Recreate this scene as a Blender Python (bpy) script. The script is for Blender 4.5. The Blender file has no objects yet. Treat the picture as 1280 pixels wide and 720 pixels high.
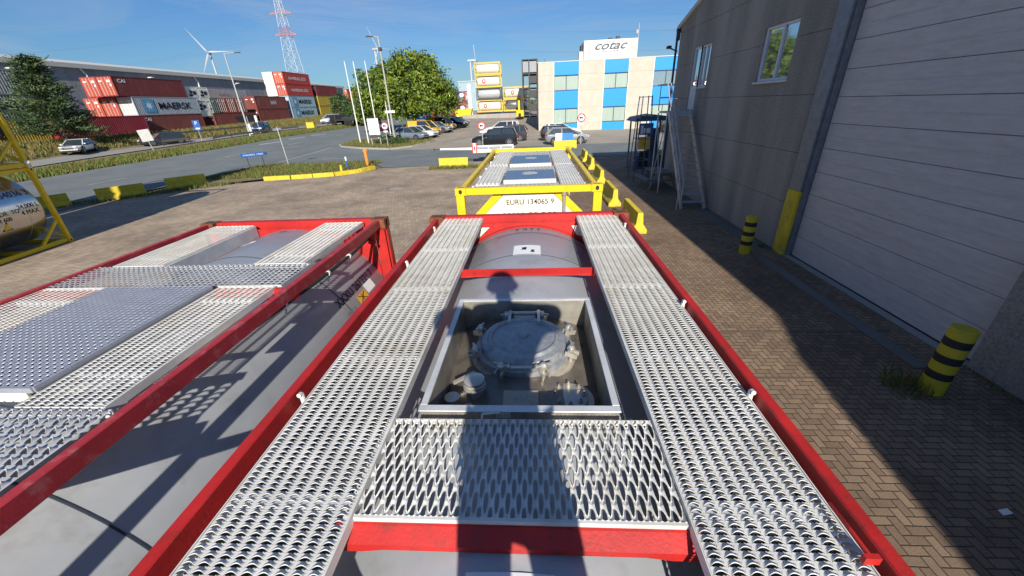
import bpy, math, random
from mathutils import Vector, Matrix
R=math.radians; PI=math.pi
random.seed(7)
scene=bpy.context.scene
COL=scene.collection

# ------------------------------------------------------------------ camera
H=3.813; PITCH=.4507; YAW=.0724; ROLL=-.0465
cam_d=bpy.data.cameras.new('camera'); cam=bpy.data.objects.new('camera',cam_d); COL.objects.link(cam)
cam_d.sensor_width=36; cam_d.lens=474.78/1280*36; cam_d.clip_start=.02; cam_d.clip_end=4000
fw=Vector((-math.sin(YAW)*math.cos(PITCH),math.cos(YAW)*math.cos(PITCH),-math.sin(PITCH)))
r0=Vector((math.cos(YAW),math.sin(YAW),0)); u0=r0.cross(fw)
rr=r0*math.cos(ROLL)+u0*math.sin(ROLL); uu=-r0*math.sin(ROLL)+u0*math.cos(ROLL)
cam.matrix_world=Matrix.Translation((0,0,H))@Matrix((rr,uu,-fw)).transposed().to_4x4()
scene.camera=cam

# ------------------------------------------------------------------ light
SUN_AZ=R(8.0)      # sun stands behind the camera and to its right
SUN_EL=R(28.0)
w=bpy.data.worlds.new('World'); scene.world=w; w.use_nodes=True
nt=w.node_tree; nt.nodes.clear()
def N(t,typ,**k):
    n=t.nodes.new(typ)
    for a,b in k.items(): setattr(n,a,b)
    return n
out=N(nt,'ShaderNodeOutputWorld'); bg=N(nt,'ShaderNodeBackground'); sky=N(nt,'ShaderNodeTexSky',sky_type='NISHITA')
sky.sun_disc=False; sky.sun_elevation=SUN_EL
sdir=Vector((math.sin(SUN_AZ)*math.cos(SUN_EL),-math.cos(SUN_AZ)*math.cos(SUN_EL),math.sin(SUN_EL)))
sky.sun_rotation=math.atan2(sdir.x,sdir.y)
sky.air_density=1.25; sky.dust_density=.15; sky.ozone_density=3.2; sky.altitude=10
# thin cirrus streaks
tc=N(nt,'ShaderNodeTexCoord'); mp=N(nt,'ShaderNodeMapping'); mp.inputs['Scale'].default_value=(1.1,1.6,7.5); mp.inputs['Rotation'].default_value=(0,.16,.5)
no=N(nt,'ShaderNodeTexNoise'); no.inputs['Scale'].default_value=1.7; no.inputs['Detail'].default_value=9; no.inputs['Roughness'].default_value=.62; no.inputs['Distortion'].default_value=.7
cr=N(nt,'ShaderNodeMapRange'); cr.inputs[1].default_value=.44; cr.inputs[2].default_value=.86; cr.inputs[3].default_value=0; cr.inputs[4].default_value=.7
mx=N(nt,'ShaderNodeMix',data_type='RGBA'); mx.inputs[7].default_value=(5.2,6.4,8.2,1)
nt.links.new(tc.outputs['Generated'],mp.inputs[0]); nt.links.new(mp.outputs[0],no.inputs['Vector']); nt.links.new(no.outputs['Fac'],cr.inputs[0])
tint=N(nt,'ShaderNodeMix',data_type='RGBA',blend_type='MULTIPLY'); tint.inputs[0].default_value=1; tint.inputs[7].default_value=(.47,.76,1.17,1)   # deep clear-day blue
nt.links.new(sky.outputs[0],tint.inputs[6]); nt.links.new(cr.outputs[0],mx.inputs[0]); nt.links.new(tint.outputs[2],mx.inputs[6]); nt.links.new(mx.outputs[2],bg.inputs[0])
bg.inputs[1].default_value=.061; nt.links.new(bg.outputs[0],out.inputs[0])
sl=bpy.data.lights.new('sun','SUN'); sl.energy=5.0; sl.angle=R(.53); sl.color=(1,.94,.84)
so=bpy.data.objects.new('sun',sl); COL.objects.link(so); so.rotation_euler=sdir.to_track_quat('Z','Y').to_euler(); so.location=(3,-10,20)
vs=scene.view_settings; scene.display_settings.display_device='sRGB'; vs.view_transform='Standard'; vs.look='None'; vs.gamma=1; vs.exposure=.38; vs.use_curve_mapping=False
scene.cycles.use_denoising=True; scene.cycles.max_bounces=6; scene.cycles.diffuse_bounces=3; scene.cycles.glossy_bounces=3; scene.cycles.transparent_max_bounces=6

# ------------------------------------------------------------------ materials
def newmat(name):
    m=bpy.data.materials.new(name); m.use_nodes=True; t=m.node_tree
    b=[n for n in t.nodes if n.type=='BSDF_PRINCIPLED'][0]
    return m,t,b
def pm(name,col,rough=.6,metal=0,var=.12,scale=4,bump=0,bscale=60,dirt=None,damt=.35,dscale=1.5,stretch=None,coat=0):
    """procedural painted / raw surface: tonal drift, optional dirt patches, optional relief"""
    m,t,b=newmat(name); L=t.links
    tc=N(t,'ShaderNodeTexCoord'); vec=tc.outputs['Object']
    if stretch:
        mp=N(t,'ShaderNodeMapping'); mp.inputs['Scale'].default_value=stretch; L.new(vec,mp.inputs[0]); vec=mp.outputs[0]
    n1=N(t,'ShaderNodeTexNoise'); n1.inputs['Scale'].default_value=scale; n1.inputs['Detail'].default_value=6; n1.inputs['Roughness'].default_value=.65; L.new(vec,n1.inputs['Vector'])
    r=N(t,'ShaderNodeMapRange'); r.inputs[1].default_value=.3; r.inputs[2].default_value=.7; r.inputs[3].default_value=1-var; r.inputs[4].default_value=1+var; L.new(n1.outputs['Fac'],r.inputs[0])
    mul=N(t,'ShaderNodeMix',data_type='RGBA',blend_type='MULTIPLY'); mul.inputs[0].default_value=1; mul.inputs[6].default_value=(*col,1); L.new(r.outputs[0],mul.inputs[7])
    c=mul.outputs[2]
    if dirt:
        n2=N(t,'ShaderNodeTexNoise'); n2.inputs['Scale'].default_value=dscale; n2.inputs['Detail'].default_value=8; n2.inputs['Roughness'].default_value=.7; L.new(vec,n2.inputs['Vector'])
        r2=N(t,'ShaderNodeMapRange'); r2.inputs[1].default_value=.52; r2.inputs[2].default_value=.72; r2.inputs[4].default_value=damt; L.new(n2.outputs['Fac'],r2.inputs[0])
        m2=N(t,'ShaderNodeMix',data_type='RGBA'); m2.inputs[7].default_value=(*dirt,1); L.new(r2.outputs[0],m2.inputs[0]); L.new(c,m2.inputs[6]); c=m2.outputs[2]
    L.new(c,b.inputs['Base Color'])
    r3=N(t,'ShaderNodeMapRange'); r3.inputs[3].default_value=max(.04,rough-.1); r3.inputs[4].default_value=min(1,rough+.1); L.new(n1.outputs['Fac'],r3.inputs[0]); L.new(r3.outputs[0],b.inputs['Roughness'])
    b.inputs['Metallic'].default_value=metal
    if coat: b.inputs['Coat Weight'].default_value=coat; b.inputs['Coat Roughness'].default_value=.06
    if bump:
        n3=N(t,'ShaderNodeTexNoise'); n3.inputs['Scale'].default_value=bscale; n3.inputs['Detail'].default_value=4; L.new(tc.outputs['Object'],n3.inputs['Vector'])
        bp=N(t,'ShaderNodeBump'); bp.inputs['Strength'].default_value=1; bp.inputs['Distance'].default_value=bump; L.new(n3.outputs['Fac'],bp.inputs['Height']); L.new(bp.outputs[0],b.inputs['Normal'])
    return m
RED=pm('red_paint',(.47,.018,.015),.5,var=.2,scale=3,dirt=(.15,.03,.02),damt=.8,dscale=17,bump=.0008,bscale=90)
REDF=pm('faded_red_paint',(.38,.03,.04),.55,var=.2,scale=4,dirt=(.5,.25,.25),damt=.5,dscale=12,bump=.0006,bscale=90)
REDD=pm('dark_base_red',(.13,.015,.012),.7,var=.3,scale=6)  # darker red for the base rails
RUST=pm('rusty_steel',(.2,.06,.025),.85,var=.4,scale=20,dirt=(.03,.018,.012),damt=.9,dscale=14,bump=.002,bscale=70)
GALV=pm('galvanised_grating',(.68,.67,.63),.75,metal=0,var=.14,scale=7,dirt=(.47,.41,.3),damt=.75,dscale=1.8)
GALVD=pm('weathered_galvanised',(.5,.51,.53),.7,metal=0,var=.12,scale=9,dirt=(.3,.27,.22),damt=.35,dscale=5)
GALVB=pm('grey_tread_plate',(.42,.44,.5),.45,metal=.35,var=.1,scale=9,dirt=(.55,.55,.55),damt=.3,dscale=7)
TANKG=pm('grey_tank_cladding',(.42,.44,.46),.45,var=.09,scale=2.2,dirt=(.28,.265,.24),damt=.6,dscale=3.4,bump=.0004,bscale=20)
SEAM=pm('dark_seam',(.05,.06,.08),.6)
BLACK=pm('black_rubber',(.02,.02,.022),.7)
DARK=pm('dark_steel',(.05,.05,.055),.6,var=.3,scale=10)
STEEL=pm('dirty_stainless',(.46,.41,.33),.45,metal=.35,var=.25,scale=9,dirt=(.12,.09,.06),damt=.8,dscale=5,bump=.001,bscale=40)
STEELB=pm('bright_stainless',(.6,.57,.5),.36,metal=.6,var=.15,scale=8,dirt=(.2,.17,.13),damt=.4,dscale=8)
LID=pm('frosted_manlid',(.36,.37,.38),.45,metal=.4,var=.2,scale=30,dirt=(.14,.145,.16),damt=.7,dscale=7,bump=.0015,bscale=60)
WHITE=pm('white_paint',(.75,.75,.72),.5,var=.06,dirt=(.45,.42,.36),damt=.3,dscale=5)
PAPER=pm('white_label',(.8,.8,.8),.55,var=.05)
CREAM=pm('cream_paint',(.78,.74,.6),.5,var=.05,dirt=(.5,.45,.32),damt=.3,dscale=5)
YEL=pm('yellow_paint',(.8,.55,.01),.42,var=.1,scale=4,dirt=(.35,.22,.03),damt=.4,dscale=7,bump=.0005,bscale=60)
YELC=pm('yellow_concrete',(.66,.5,.03),.75,var=.2,scale=3,dirt=(.22,.18,.07),damt=.7,dscale=4,bump=.004,bscale=25)
ORANGE=pm('orange_plastic',(.85,.25,.03),.5)
STICK=pm('orange_sticker',(.75,.38,.03),.5,var=.1)
GLETT=pm('worn_grey_lettering',(.2,.21,.23),.6)
INK=pm('black_lettering',(.015,.015,.018),.6)
WINK=pm('white_lettering',(.8,.8,.8),.6)
BINK=pm('blue_paint',(.02,.12,.4),.5)
SIGNB=pm('sign_blue',(.03,.13,.42),.45)
SIGNR=pm('sign_red',(.6,.02,.03),.45)
STAINL=pm('tank_stainless',(.62,.6,.57),.23,metal=1,var=.06,scale=2,dirt=(.45,.4,.34),damt=.35,dscale=2,bump=.0008,bscale=5)
GLASS=pm('dark_glass',(.03,.04,.05),.06,var=.2,coat=.5)
CHROME=pm('wheel_alloy',(.5,.5,.5),.3,metal=.8)
TYRE=pm('tyre_rubber',(.02,.02,.02),.85)
LAMPW=pm('headlight_glass',(.75,.75,.75),.15)
LAMPR=pm('taillight_glass',(.4,.01,.01),.2)
WINFR=pm('white_window_frame',(.62,.65,.7),.45,var=.05)
GALVP=pm('galvanised_column',(.22,.24,.27),.5,metal=.4,var=.25,scale=6,dirt=(.18,.2,.23),damt=.6,dscale=9)
STAIRM=pm('galvanised_stair_steel',(.45,.48,.52),.5,metal=.3,var=.15)
POLE=pm('grey_pole',(.42,.43,.42),.5,var=.1)
WOODG=pm('weathered_wood',(.2,.2,.19),.85,var=.3,scale=8,bump=.003,bscale=40)
BARK=pm('tree_bark',(.09,.065,.045),.9,var=.4,scale=6,bump=.02,bscale=12)
LEAFS=[pm('leaf_a',(.15,.215,.022),.5,var=.3,scale=2),pm('leaf_b',(.27,.33,.035),.5,var=.3,scale=2),pm('leaf_c',(.07,.12,.018),.55,var=.3,scale=2)]
NEEDLES=[pm('needle_a',(.05,.09,.03),.6,var=.3,scale=2),pm('needle_b',(.08,.125,.035),.6,var=.3,scale=2),pm('needle_c',(.02,.042,.02),.6,var=.3,scale=2)]
WILLOW=[pm('willow_a',(.06,.12,.03),.55,var=.3,scale=2),pm('willow_b',(.09,.15,.045),.55,var=.3,scale=2)]
GRASSG=[pm('grass_green',(.13,.2,.03),.7,var=.3),pm('grass_dry',(.27,.2,.07),.8,var=.3),pm('grass_dark',(.05,.09,.016),.7,var=.3)]
for mm in LEAFS+WILLOW+GRASSG:
    b=[n for n in mm.node_tree.nodes if n.type=='BSDF_PRINCIPLED'][0]
    b.inputs['Subsurface Weight'].default_value=0
    # leaves let some light through
    t=mm.node_tree; tr=N(t,'ShaderNodeBsdfTranslucent'); ms=N(t,'ShaderNodeMixShader'); ms.inputs[0].default_value=.3
    src=b.inputs['Base Color'].links[0].from_socket; t.links.new(src,tr.inputs[0])
    o=[n for n in t.nodes if n.type=='OUTPUT_MATERIAL'][0]
    t.links.new(b.outputs[0],ms.inputs[1]); t.links.new(tr.outputs[0],ms.inputs[2]); t.links.new(ms.outputs[0],o.inputs[0])

def math_node(t,op,a,b=None,c=None):
    n=N(t,'ShaderNodeMath',operation=op)
    for i,v in enumerate((a,b,c)):
        if v is None: continue
        if isinstance(v,(int,float)): n.inputs[i].default_value=v
        else: t.links.new(v,n.inputs[i])
    return n.outputs[0]
def herringbone(name,c1,c2,joint,size=.11,jw=.06,rough=.85,patch=None,rot=0.0):
    m,t,b=newmat(name); L=t.links; M=lambda op,a,b=None,c=None: math_node(t,op,a,b,c)
    tc=N(t,'ShaderNodeTexCoord'); mp=N(t,'ShaderNodeMapping'); mp.inputs['Scale'].default_value=(1/size,)*3; mp.inputs['Rotation'].default_value=(0,0,rot); mp.inputs['Location'].default_value=(1000,1000,0)
    wn=N(t,'ShaderNodeTexNoise'); wn.inputs['Scale'].default_value=9; wn.inputs['Detail'].default_value=2; L.new(tc.outputs['Object'],wn.inputs['Vector'])
    L.new(tc.outputs['Object'],mp.inputs[0]); sp=N(t,'ShaderNodeSeparateXYZ'); L.new(mp.outputs[0],sp.inputs[0])
    wob=M('MULTIPLY',M('SUBTRACT',wn.outputs['Fac'],.5),.14)
    u=M('ADD',sp.outputs[0],wob); v=M('ADD',sp.outputs[1],wob)
    ix=M('FLOOR',u); iy=M('FLOOR',v); fu=M('SUBTRACT',u,ix); fv=M('SUBTRACT',v,iy)
    k=M('FLOORED_MODULO',M('SUBTRACT',ix,iy),4)
    k=M('ROUND',k)
    is1=M('COMPARE',k,1,.2); is2=M('COMPARE',k,2,.2); hor=M('LESS_THAN',k,1.5)
    # local coordinates inside the brick
    lh=M('ADD',fu,is1)            # 0..2 along a lying brick
    lv=M('ADD',fv,is2)            # 0..2 along a standing brick
    dh=M('MINIMUM',M('MINIMUM',lh,M('SUBTRACT',2,lh)),M('MINIMUM',fv,M('SUBTRACT',1,fv)))
    dv=M('MINIMUM',M('MINIMUM',lv,M('SUBTRACT',2,lv)),M('MINIMUM',fu,M('SUBTRACT',1,fu)))
    d=M('ADD',M('MULTIPLY',dh,hor),M('MULTIPLY',dv,M('SUBTRACT',1,hor)))
    idx=M('SUBTRACT',ix,is1); idy=M('SUBTRACT',iy,is2)
    cb=N(t,'ShaderNodeCombineXYZ'); L.new(idx,cb.inputs[0]); L.new(idy,cb.inputs[1])
    wn2=N(t,'ShaderNodeTexWhiteNoise',noise_dimensions='3D'); L.new(cb.outputs[0],wn2.inputs['Vector'])
    mixc=N(t,'ShaderNodeMix',data_type='RGBA'); mixc.inputs[6].default_value=(*c1,1); mixc.inputs[7].default_value=(*c2,1); L.new(wn2.outputs['Value'],mixc.inputs[0])
    # broad stains
    n2=N(t,'ShaderNodeTexNoise'); n2.inputs['Scale'].default_value=.45; n2.inputs['Detail'].default_value=8; n2.inputs['Roughness'].default_value=.65; L.new(tc.outputs['Object'],n2.inputs['Vector'])
    mr=N(t,'ShaderNodeMapRange'); mr.inputs[1].default_value=.35; mr.inputs[2].default_value=.68; mr.inputs[3].default_value=.6; mr.inputs[4].default_value=1.2; L.new(n2.outputs['Fac'],mr.inputs[0])
    n4=N(t,'ShaderNodeTexNoise'); n4.inputs['Scale'].default_value=70; n4.inputs['Detail'].default_value=3; L.new(tc.outputs['Object'],n4.inputs['Vector'])
    mr4=N(t,'ShaderNodeMapRange'); mr4.inputs[1].default_value=.3; mr4.inputs[2].default_value=.7; mr4.inputs[3].default_value=.8; mr4.inputs[4].default_value=1.2; L.new(n4.outputs['Fac'],mr4.inputs[0])
    fac=M('MULTIPLY',mr.outputs[0],mr4.outputs[0])
    mu=N(t,'ShaderNodeMix',data_type='RGBA',blend_type='MULTIPLY'); mu.inputs[0].default_value=1; L.new(mixc.outputs[2],mu.inputs[6]); L.new(fac,mu.inputs[7])
    jr=N(t,'ShaderNodeMapRange'); jr.inputs[1].default_value=jw*.6; jr.inputs[2].default_value=jw*1.6; L.new(d,jr.inputs[0])
    mj=N(t,'ShaderNodeMix',data_type='RGBA'); mj.inputs[6].default_value=(*joint,1); L.new(jr.outputs[0],mj.inputs[0]); L.new(mu.outputs[2],mj.inputs[7])
    L.new(mj.outputs[2],b.inputs['Base Color']); b.inputs['Roughness'].default_value=rough
    bp=N(t,'ShaderNodeBump'); bp.inputs['Distance'].default_value=.004; bp.inputs['Strength'].default_value=.8
    hh=M('ADD',jr.outputs[0],M('MULTIPLY',n4.outputs['Fac'],.25)); L.new(hh,bp.inputs['Height']); L.new(bp.outputs[0],b.inputs['Normal'])
    return m
PAVE=herringbone('herringbone_pavers',(.21,.14,.09),(.3,.21,.135),(.06,.045,.03),size=.092)
PAVE2=herringbone('pale_pavers',(.36,.275,.195),(.49,.385,.28),(.18,.135,.095),size=.12)
def asphalt_mat(name,c,var=.15,crack=False):
    m,t,b=newmat(name); L=t.links
    tc=N(t,'ShaderNodeTexCoord')
    n=N(t,'ShaderNodeTexNoise'); n.inputs['Scale'].default_value=.35; n.inputs['Detail'].default_value=9; n.inputs['Roughness'].default_value=.7; L.new(tc.outputs['Object'],n.inputs['Vector'])
    n2=N(t,'ShaderNodeTexNoise'); n2.inputs['Scale'].default_value=60; n2.inputs['Detail'].default_value=3; L.new(tc.outputs['Object'],n2.inputs['Vector'])
    a=N(t,'ShaderNodeMapRange'); a.inputs[1].default_value=.3; a.inputs[2].default_value=.7; a.inputs[3].default_value=1-var; a.inputs[4].default_value=1+var; L.new(n.outputs['Fac'],a.inputs[0])
    a2=N(t,'ShaderNodeMapRange'); a2.inputs[1].default_value=.3; a2.inputs[2].default_value=.7; a2.inputs[3].default_value=.8; a2.inputs[4].default_value=1.2; L.new(n2.outputs['Fac'],a2.inputs[0])
    f=math_node(t,'MULTIPLY',a.outputs[0],a2.outputs[0])
    mu=N(t,'ShaderNodeMix',data_type='RGBA',blend_type='MULTIPLY'); mu.inputs[0].default_value=1; mu.inputs[6].default_value=(*c,1); L.new(f,mu.inputs[7]); L.new(mu.outputs[2],b.inputs['Base Color'])
    b.inputs['Roughness'].default_value=.85
    bp=N(t,'ShaderNodeBump'); bp.inputs['Distance'].default_value=.006; L.new(n2.outputs['Fac'],bp.inputs['Height']); L.new(bp.outputs[0],b.inputs['Normal'])
    return m
ASPH=asphalt_mat('asphalt',(.16,.178,.175),.2); ASPH2=asphalt_mat('service_asphalt',(.27,.26,.245)); CPAVE=asphalt_mat('parking_paving',(.33,.285,.225),.2)
SOIL=asphalt_mat('dry_grass_ground',(.2,.16,.075),.35); CONC=asphalt_mat('concrete',(.33,.32,.29),.12); YARD=asphalt_mat('container_yard_concrete',(.2,.19,.17))
MARK=asphalt_mat('road_marking_paint',(.55,.56,.56),.2)

def stucco():
    m,t,b=newmat('rough_cast_render'); L=t.links
    tc=N(t,'ShaderNodeTexCoord')
    mp=N(t,'ShaderNodeMapping'); mp.inputs['Scale'].default_value=(1,1,.13); L.new(tc.outputs['Object'],mp.inputs[0])
    n=N(t,'ShaderNodeTexNoise'); n.inputs['Scale'].default_value=.75; n.inputs['Detail'].default_value=7; n.inputs['Roughness'].default_value=.55; L.new(mp.outputs[0],n.inputs['Vector'])
    a=N(t,'ShaderNodeMapRange'); a.inputs[1].default_value=.38; a.inputs[2].default_value=.62; a.inputs[3].default_value=.74; a.inputs[4].default_value=1.12; L.new(n.outputs['Fac'],a.inputs[0])
    n2=N(t,'ShaderNodeTexNoise'); n2.inputs['Scale'].default_value=26; n2.inputs['Detail'].default_value=5; n2.inputs['Roughness'].default_value=.7; L.new(tc.outputs['Object'],n2.inputs['Vector'])
    a2=N(t,'ShaderNodeMapRange'); a2.inputs[1].default_value=.3; a2.inputs[2].default_value=.7; a2.inputs[3].default_value=.6; a2.inputs[4].default_value=1.3; L.new(n2.outputs['Fac'],a2.inputs[0])
    f=math_node(t,'MULTIPLY',a.outputs[0],a2.outputs[0])
    mu=N(t,'ShaderNodeMix',data_type='RGBA',blend_type='MULTIPLY'); mu.inputs[0].default_value=1; mu.inputs[6].default_value=(.42,.39,.35,1); L.new(f,mu.inputs[7]); L.new(mu.outputs[2],b.inputs['Base Color'])
    b.inputs['Roughness'].default_value=.95
    bp=N(t,'ShaderNodeBump'); bp.inputs['Distance'].default_value=.05; L.new(n2.outputs['Fac'],bp.inputs['Height']); L.new(bp.outputs[0],b.inputs['Normal'])
    return m
STUCCO=stucco()
DOORM=pm('pale_blue_door_panel',(.56,.55,.54),.6,var=.1,scale=3,dirt=(.32,.33,.35),damt=.4,dscale=2,stretch=(1,1,6),bump=.002,bscale=50)
OFFW=pm('beige_render',(.5,.46,.38),.85,var=.1,scale=.8,dirt=(.4,.36,.3),damt=.4,dscale=.6,bump=.004,bscale=10)
OBLUE=pm('bright_blue_panel',(.005,.26,.74),.5,var=.03)
BLIND=pm('window_with_blinds',(.33,.41,.35),.35,var=.12,scale=3,stretch=(6,1,.2),coat=.4)
CLAD=pm('grey_sheet_cladding',(.3,.3,.31),.6,var=.25,scale=1,stretch=(1,.5,.05),dirt=(.3,.3,.3),damt=.4,dscale=1)
ROOFM=pm('pale_roof_edge',(.55,.54,.5),.7,var=.1)

# ------------------------------------------------------------------ mesh helper
class MB:
    def __init__(s): s.v=[]; s.f=[]; s.mi=[]
    def add(s,vs,fs,mi=0):
        o=len(s.v); s.v+= [tuple(p) for p in vs]; s.f+= [tuple(i+o for i in f) for f in fs]; s.mi+=[mi]*len(fs); return s
    def box(s,x0,x1,y0,y1,z0,z1,mi=0):
        return s.add([(x0,y0,z0),(x1,y0,z0),(x1,y1,z0),(x0,y1,z0),(x0,y0,z1),(x1,y0,z1),(x1,y1,z1),(x0,y1,z1)],
          [(0,3,2,1),(4,5,6,7),(0,1,5,4),(1,2,6,5),(2,3,7,6),(3,0,4,7)],mi)
    def bbox(s,x0,x1,y0,y1,z0,z1,c=.01,mi=0):
        """box with chamfered edges"""
        c=min(c,abs(x1-x0)/2.1,abs(y1-y0)/2.1,abs(z1-z0)/2.1)
        xs=(x0,x1);ys=(y0,y1);zs=(z0,z1);V=[];I={}
        for i in(0,1):
            for j in(0,1):
                for k in(0,1):
                    sx=c if i==0 else -c; sy=c if j==0 else -c; sz=c if k==0 else -c
                    for a,p in enumerate(((xs[i],ys[j]+sy,zs[k]+sz),(xs[i]+sx,ys[j],zs[k]+sz),(xs[i]+sx,ys[j]+sy,zs[k]))):
                        I[i,j,k,a]=len(V); V.append(p)
        F=[]
        for i in(0,1):
            F.append([I[i,0,0,0],I[i,1,0,0],I[i,1,1,0],I[i,0,1,0]]); F.append([I[0,i,0,1],I[1,i,0,1],I[1,i,1,1],I[0,i,1,1]]); F.append([I[0,0,i,2],I[1,0,i,2],I[1,1,i,2],I[0,1,i,2]])
        for i in(0,1):
            for j in(0,1):
                F.append([I[i,j,0,0],I[i,j,1,0],I[i,j,1,1],I[i,j,0,1]])
                F.append([I[i,0,j,0],I[i,1,j,0],I[i,1,j,2],I[i,0,j,2]])
                F.append([I[0,i,j,1],I[1,i,j,1],I[1,i,j,2],I[0,i,j,2]])
                for k in(0,1): F.append([I[i,j,k,0],I[i,j,k,1],I[i,j,k,2]])
        return s.add(V,F,mi)
    def bar(s,p,q,w,h=None,up=(0,0,1),mi=0):
        """rectangular bar from p to q"""
        h=h or w; p=Vector(p);q=Vector(q);d=(q-p).normalized();u=Vector(up)
        if abs(d.dot(u))>.98: u=Vector((0,1,0))
        a=d.cross(u).normalized();b=a.cross(d).normalized();V=[]
        for e in(p,q):
            for i,j in((-1,-1),(1,-1),(1,1),(-1,1)): V.append(e+a*i*w/2+b*j*h/2)
        return s.add(V,[(0,1,2,3),(7,6,5,4),(0,4,5,1),(1,5,6,2),(2,6,7,3),(3,7,4,0)],mi)
    def tube(s,p,q,r,r2=None,n=12,cap=True,mi=0):
        r2=r if r2 is None else r2; p=Vector(p);q=Vector(q);d=(q-p).normalized();u=Vector((0,0,1)) if abs(d.z)<.95 else Vector((0,1,0))
        a=d.cross(u).normalized();b=a.cross(d).normalized();V=[]
        for e,rad in((p,r),(q,r2)):
            for i in range(n): t=2*PI*i/n; V.append(e+a*math.cos(t)*rad+b*math.sin(t)*rad)
        F=[(i,(i+1)%n,n+(i+1)%n,n+i) for i in range(n)]
        if cap: F+=[tuple(range(n))[::-1],tuple(range(n,2*n))]
        return s.add(V,F,mi)
    def path(s,pts,r,n=8,mi=0):
        for a,b in zip(pts,pts[1:]): s.tube(a,b,r,n=n,mi=mi)
        return s
    def prism(s,poly,vec,mi=0):
        """poly: 3D points, extruded by vec"""
        n=len(poly);v=Vector(vec);P=[Vector(p) for p in poly]
        return s.add(P+[p+v for p in P],[tuple(range(n))[::-1],tuple(range(n,2*n))]+[(i,(i+1)%n,n+(i+1)%n,n+i) for i in range(n)],mi)
    def lathe(s,prof,c=(0,0,0),n=24,axis='z',mi=0,cap=True):
        V=[];c=Vector(c)
        for r,h in prof:
            for i in range(n):
                t=2*PI*i/n
                if axis=='z': V.append(c+Vector((r*math.cos(t),r*math.sin(t),h)))
                elif axis=='y': V.append(c+Vector((r*math.sin(t),h,r*math.cos(t))))
                else: V.append(c+Vector((h,r*math.cos(t),r*math.sin(t))))
        F=[]
        for k in range(len(prof)-1):
            for i in range(n): F.append((k*n+i,k*n+(i+1)%n,(k+1)*n+(i+1)%n,(k+1)*n+i))
        if cap and prof[0][0]>1e-4: F.append(tuple(range(n))[::-1])
        if cap and prof[-1][0]>1e-4: F.append(tuple(range((len(prof)-1)*n,len(prof)*n)))
        return s.add(V,F,mi)
    def build(s,name,mats,parent=None,smooth=False,loc=None):
        me=bpy.data.meshes.new(name); me.from_pydata([tuple(v) for v in s.v],[],s.f)
        if not isinstance(mats,(list,tuple)): mats=[mats]
        for m in mats: me.materials.append(m)
        if len(mats)>1: me.polygons.foreach_set('material_index',s.mi)
        if smooth:
            me.polygons.foreach_set('use_smooth',[True]*len(s.f))
            try: me.set_sharp_from_angle(angle=R(35))
            except Exception: pass
        me.update()
        o=bpy.data.objects.new(name,me); COL.objects.link(o)
        if parent: o.parent=parent
        if loc: o.location=loc
        return o
def split_build(m,name,mats,parent=None,smooth=False):
    """each connected piece becomes an object of its own"""
    par=list(range(len(m.v)))
    def find(a):
        while par[a]!=a: par[a]=par[par[a]]; a=par[a]
        return a
    for f in m.f:
        r=find(f[0])
        for i in f[1:]: par[find(i)]=r
    groups={}
    for k,f in enumerate(m.f): groups.setdefault(find(f[0]),[]).append(k)
    out=[]
    for ks in groups.values():
        idx={};q=MB()
        for k in ks:
            for i in m.f[k]:
                if i not in idx: idx[i]=len(q.v); q.v.append(m.v[i])
            q.f.append(tuple(idx[i] for i in m.f[k])); q.mi.append(m.mi[k])
        out.append(q.build(name,mats,parent,smooth))
    return out
def tag(o,label=None,cat=None,group=None,kind=None):
    if label: o['label']=label
    if cat: o['category']=cat
    if group: o['group']=group
    if kind: o['kind']=kind
    return o
def thing(name,label,cat,loc=(0,0,0),rz=0,group=None):
    o=bpy.data.objects.new(name,None); COL.objects.link(o); o.location=loc; o.rotation_euler=(0,0,rz); o.empty_display_size=.3
    return tag(o,label,cat,group)
def dup(root,loc,rz=None,label=None,group=None):
    r=root.copy(); COL.objects.link(r); r.location=loc
    if rz is not None: r.rotation_euler=(0,0,rz)
    if label: r['label']=label
    if group: r['group']=group
    for ch in list(root.children):
        c=ch.copy(); COL.objects.link(c); c.parent=r
        for g in list(ch.children):
            d=g.copy(); COL.objects.link(d); d.parent=c
    return r
def text2d(body,size=1,shear=0,offset=0,spacing=1,width=None,lsp=1):
    """flat letter shapes as (verts, faces), centred on the origin"""
    c=bpy.data.curves.new('t','FONT'); c.body=body; c.size=size; c.shear=shear; c.offset=offset*size; c.space_character=spacing; c.space_line=lsp; c.align_x='CENTER'; c.align_y='CENTER'; c.resolution_u=3
    o=bpy.data.objects.new('t',c); COL.objects.link(o); dg=bpy.context.evaluated_depsgraph_get(); dg.update()
    me=bpy.data.meshes.new_from_object(o.evaluated_get(dg)); V=[tuple(v.co) for v in me.vertices]; F=[tuple(p.vertices) for p in me.polygons]
    bpy.data.objects.remove(o); bpy.data.meshes.remove(me); bpy.data.curves.remove(c)
    xs=[v[0] for v in V]; ys=[v[1] for v in V]; cx=(min(xs)+max(xs))/2; cy=(min(ys)+max(ys))/2; k=1
    if width: k=width/(max(xs)-min(xs))
    return [((v[0]-cx)*k,(v[1]-cy)) for v in V],F
def lettering(body,fn,mat,parent,size=1,name='lettering',**k):
    V,F=text2d(body,size,**k); m=MB(); m.add([fn(x,y) for x,y in V],F); return m.build(name,mat,parent)

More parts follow.
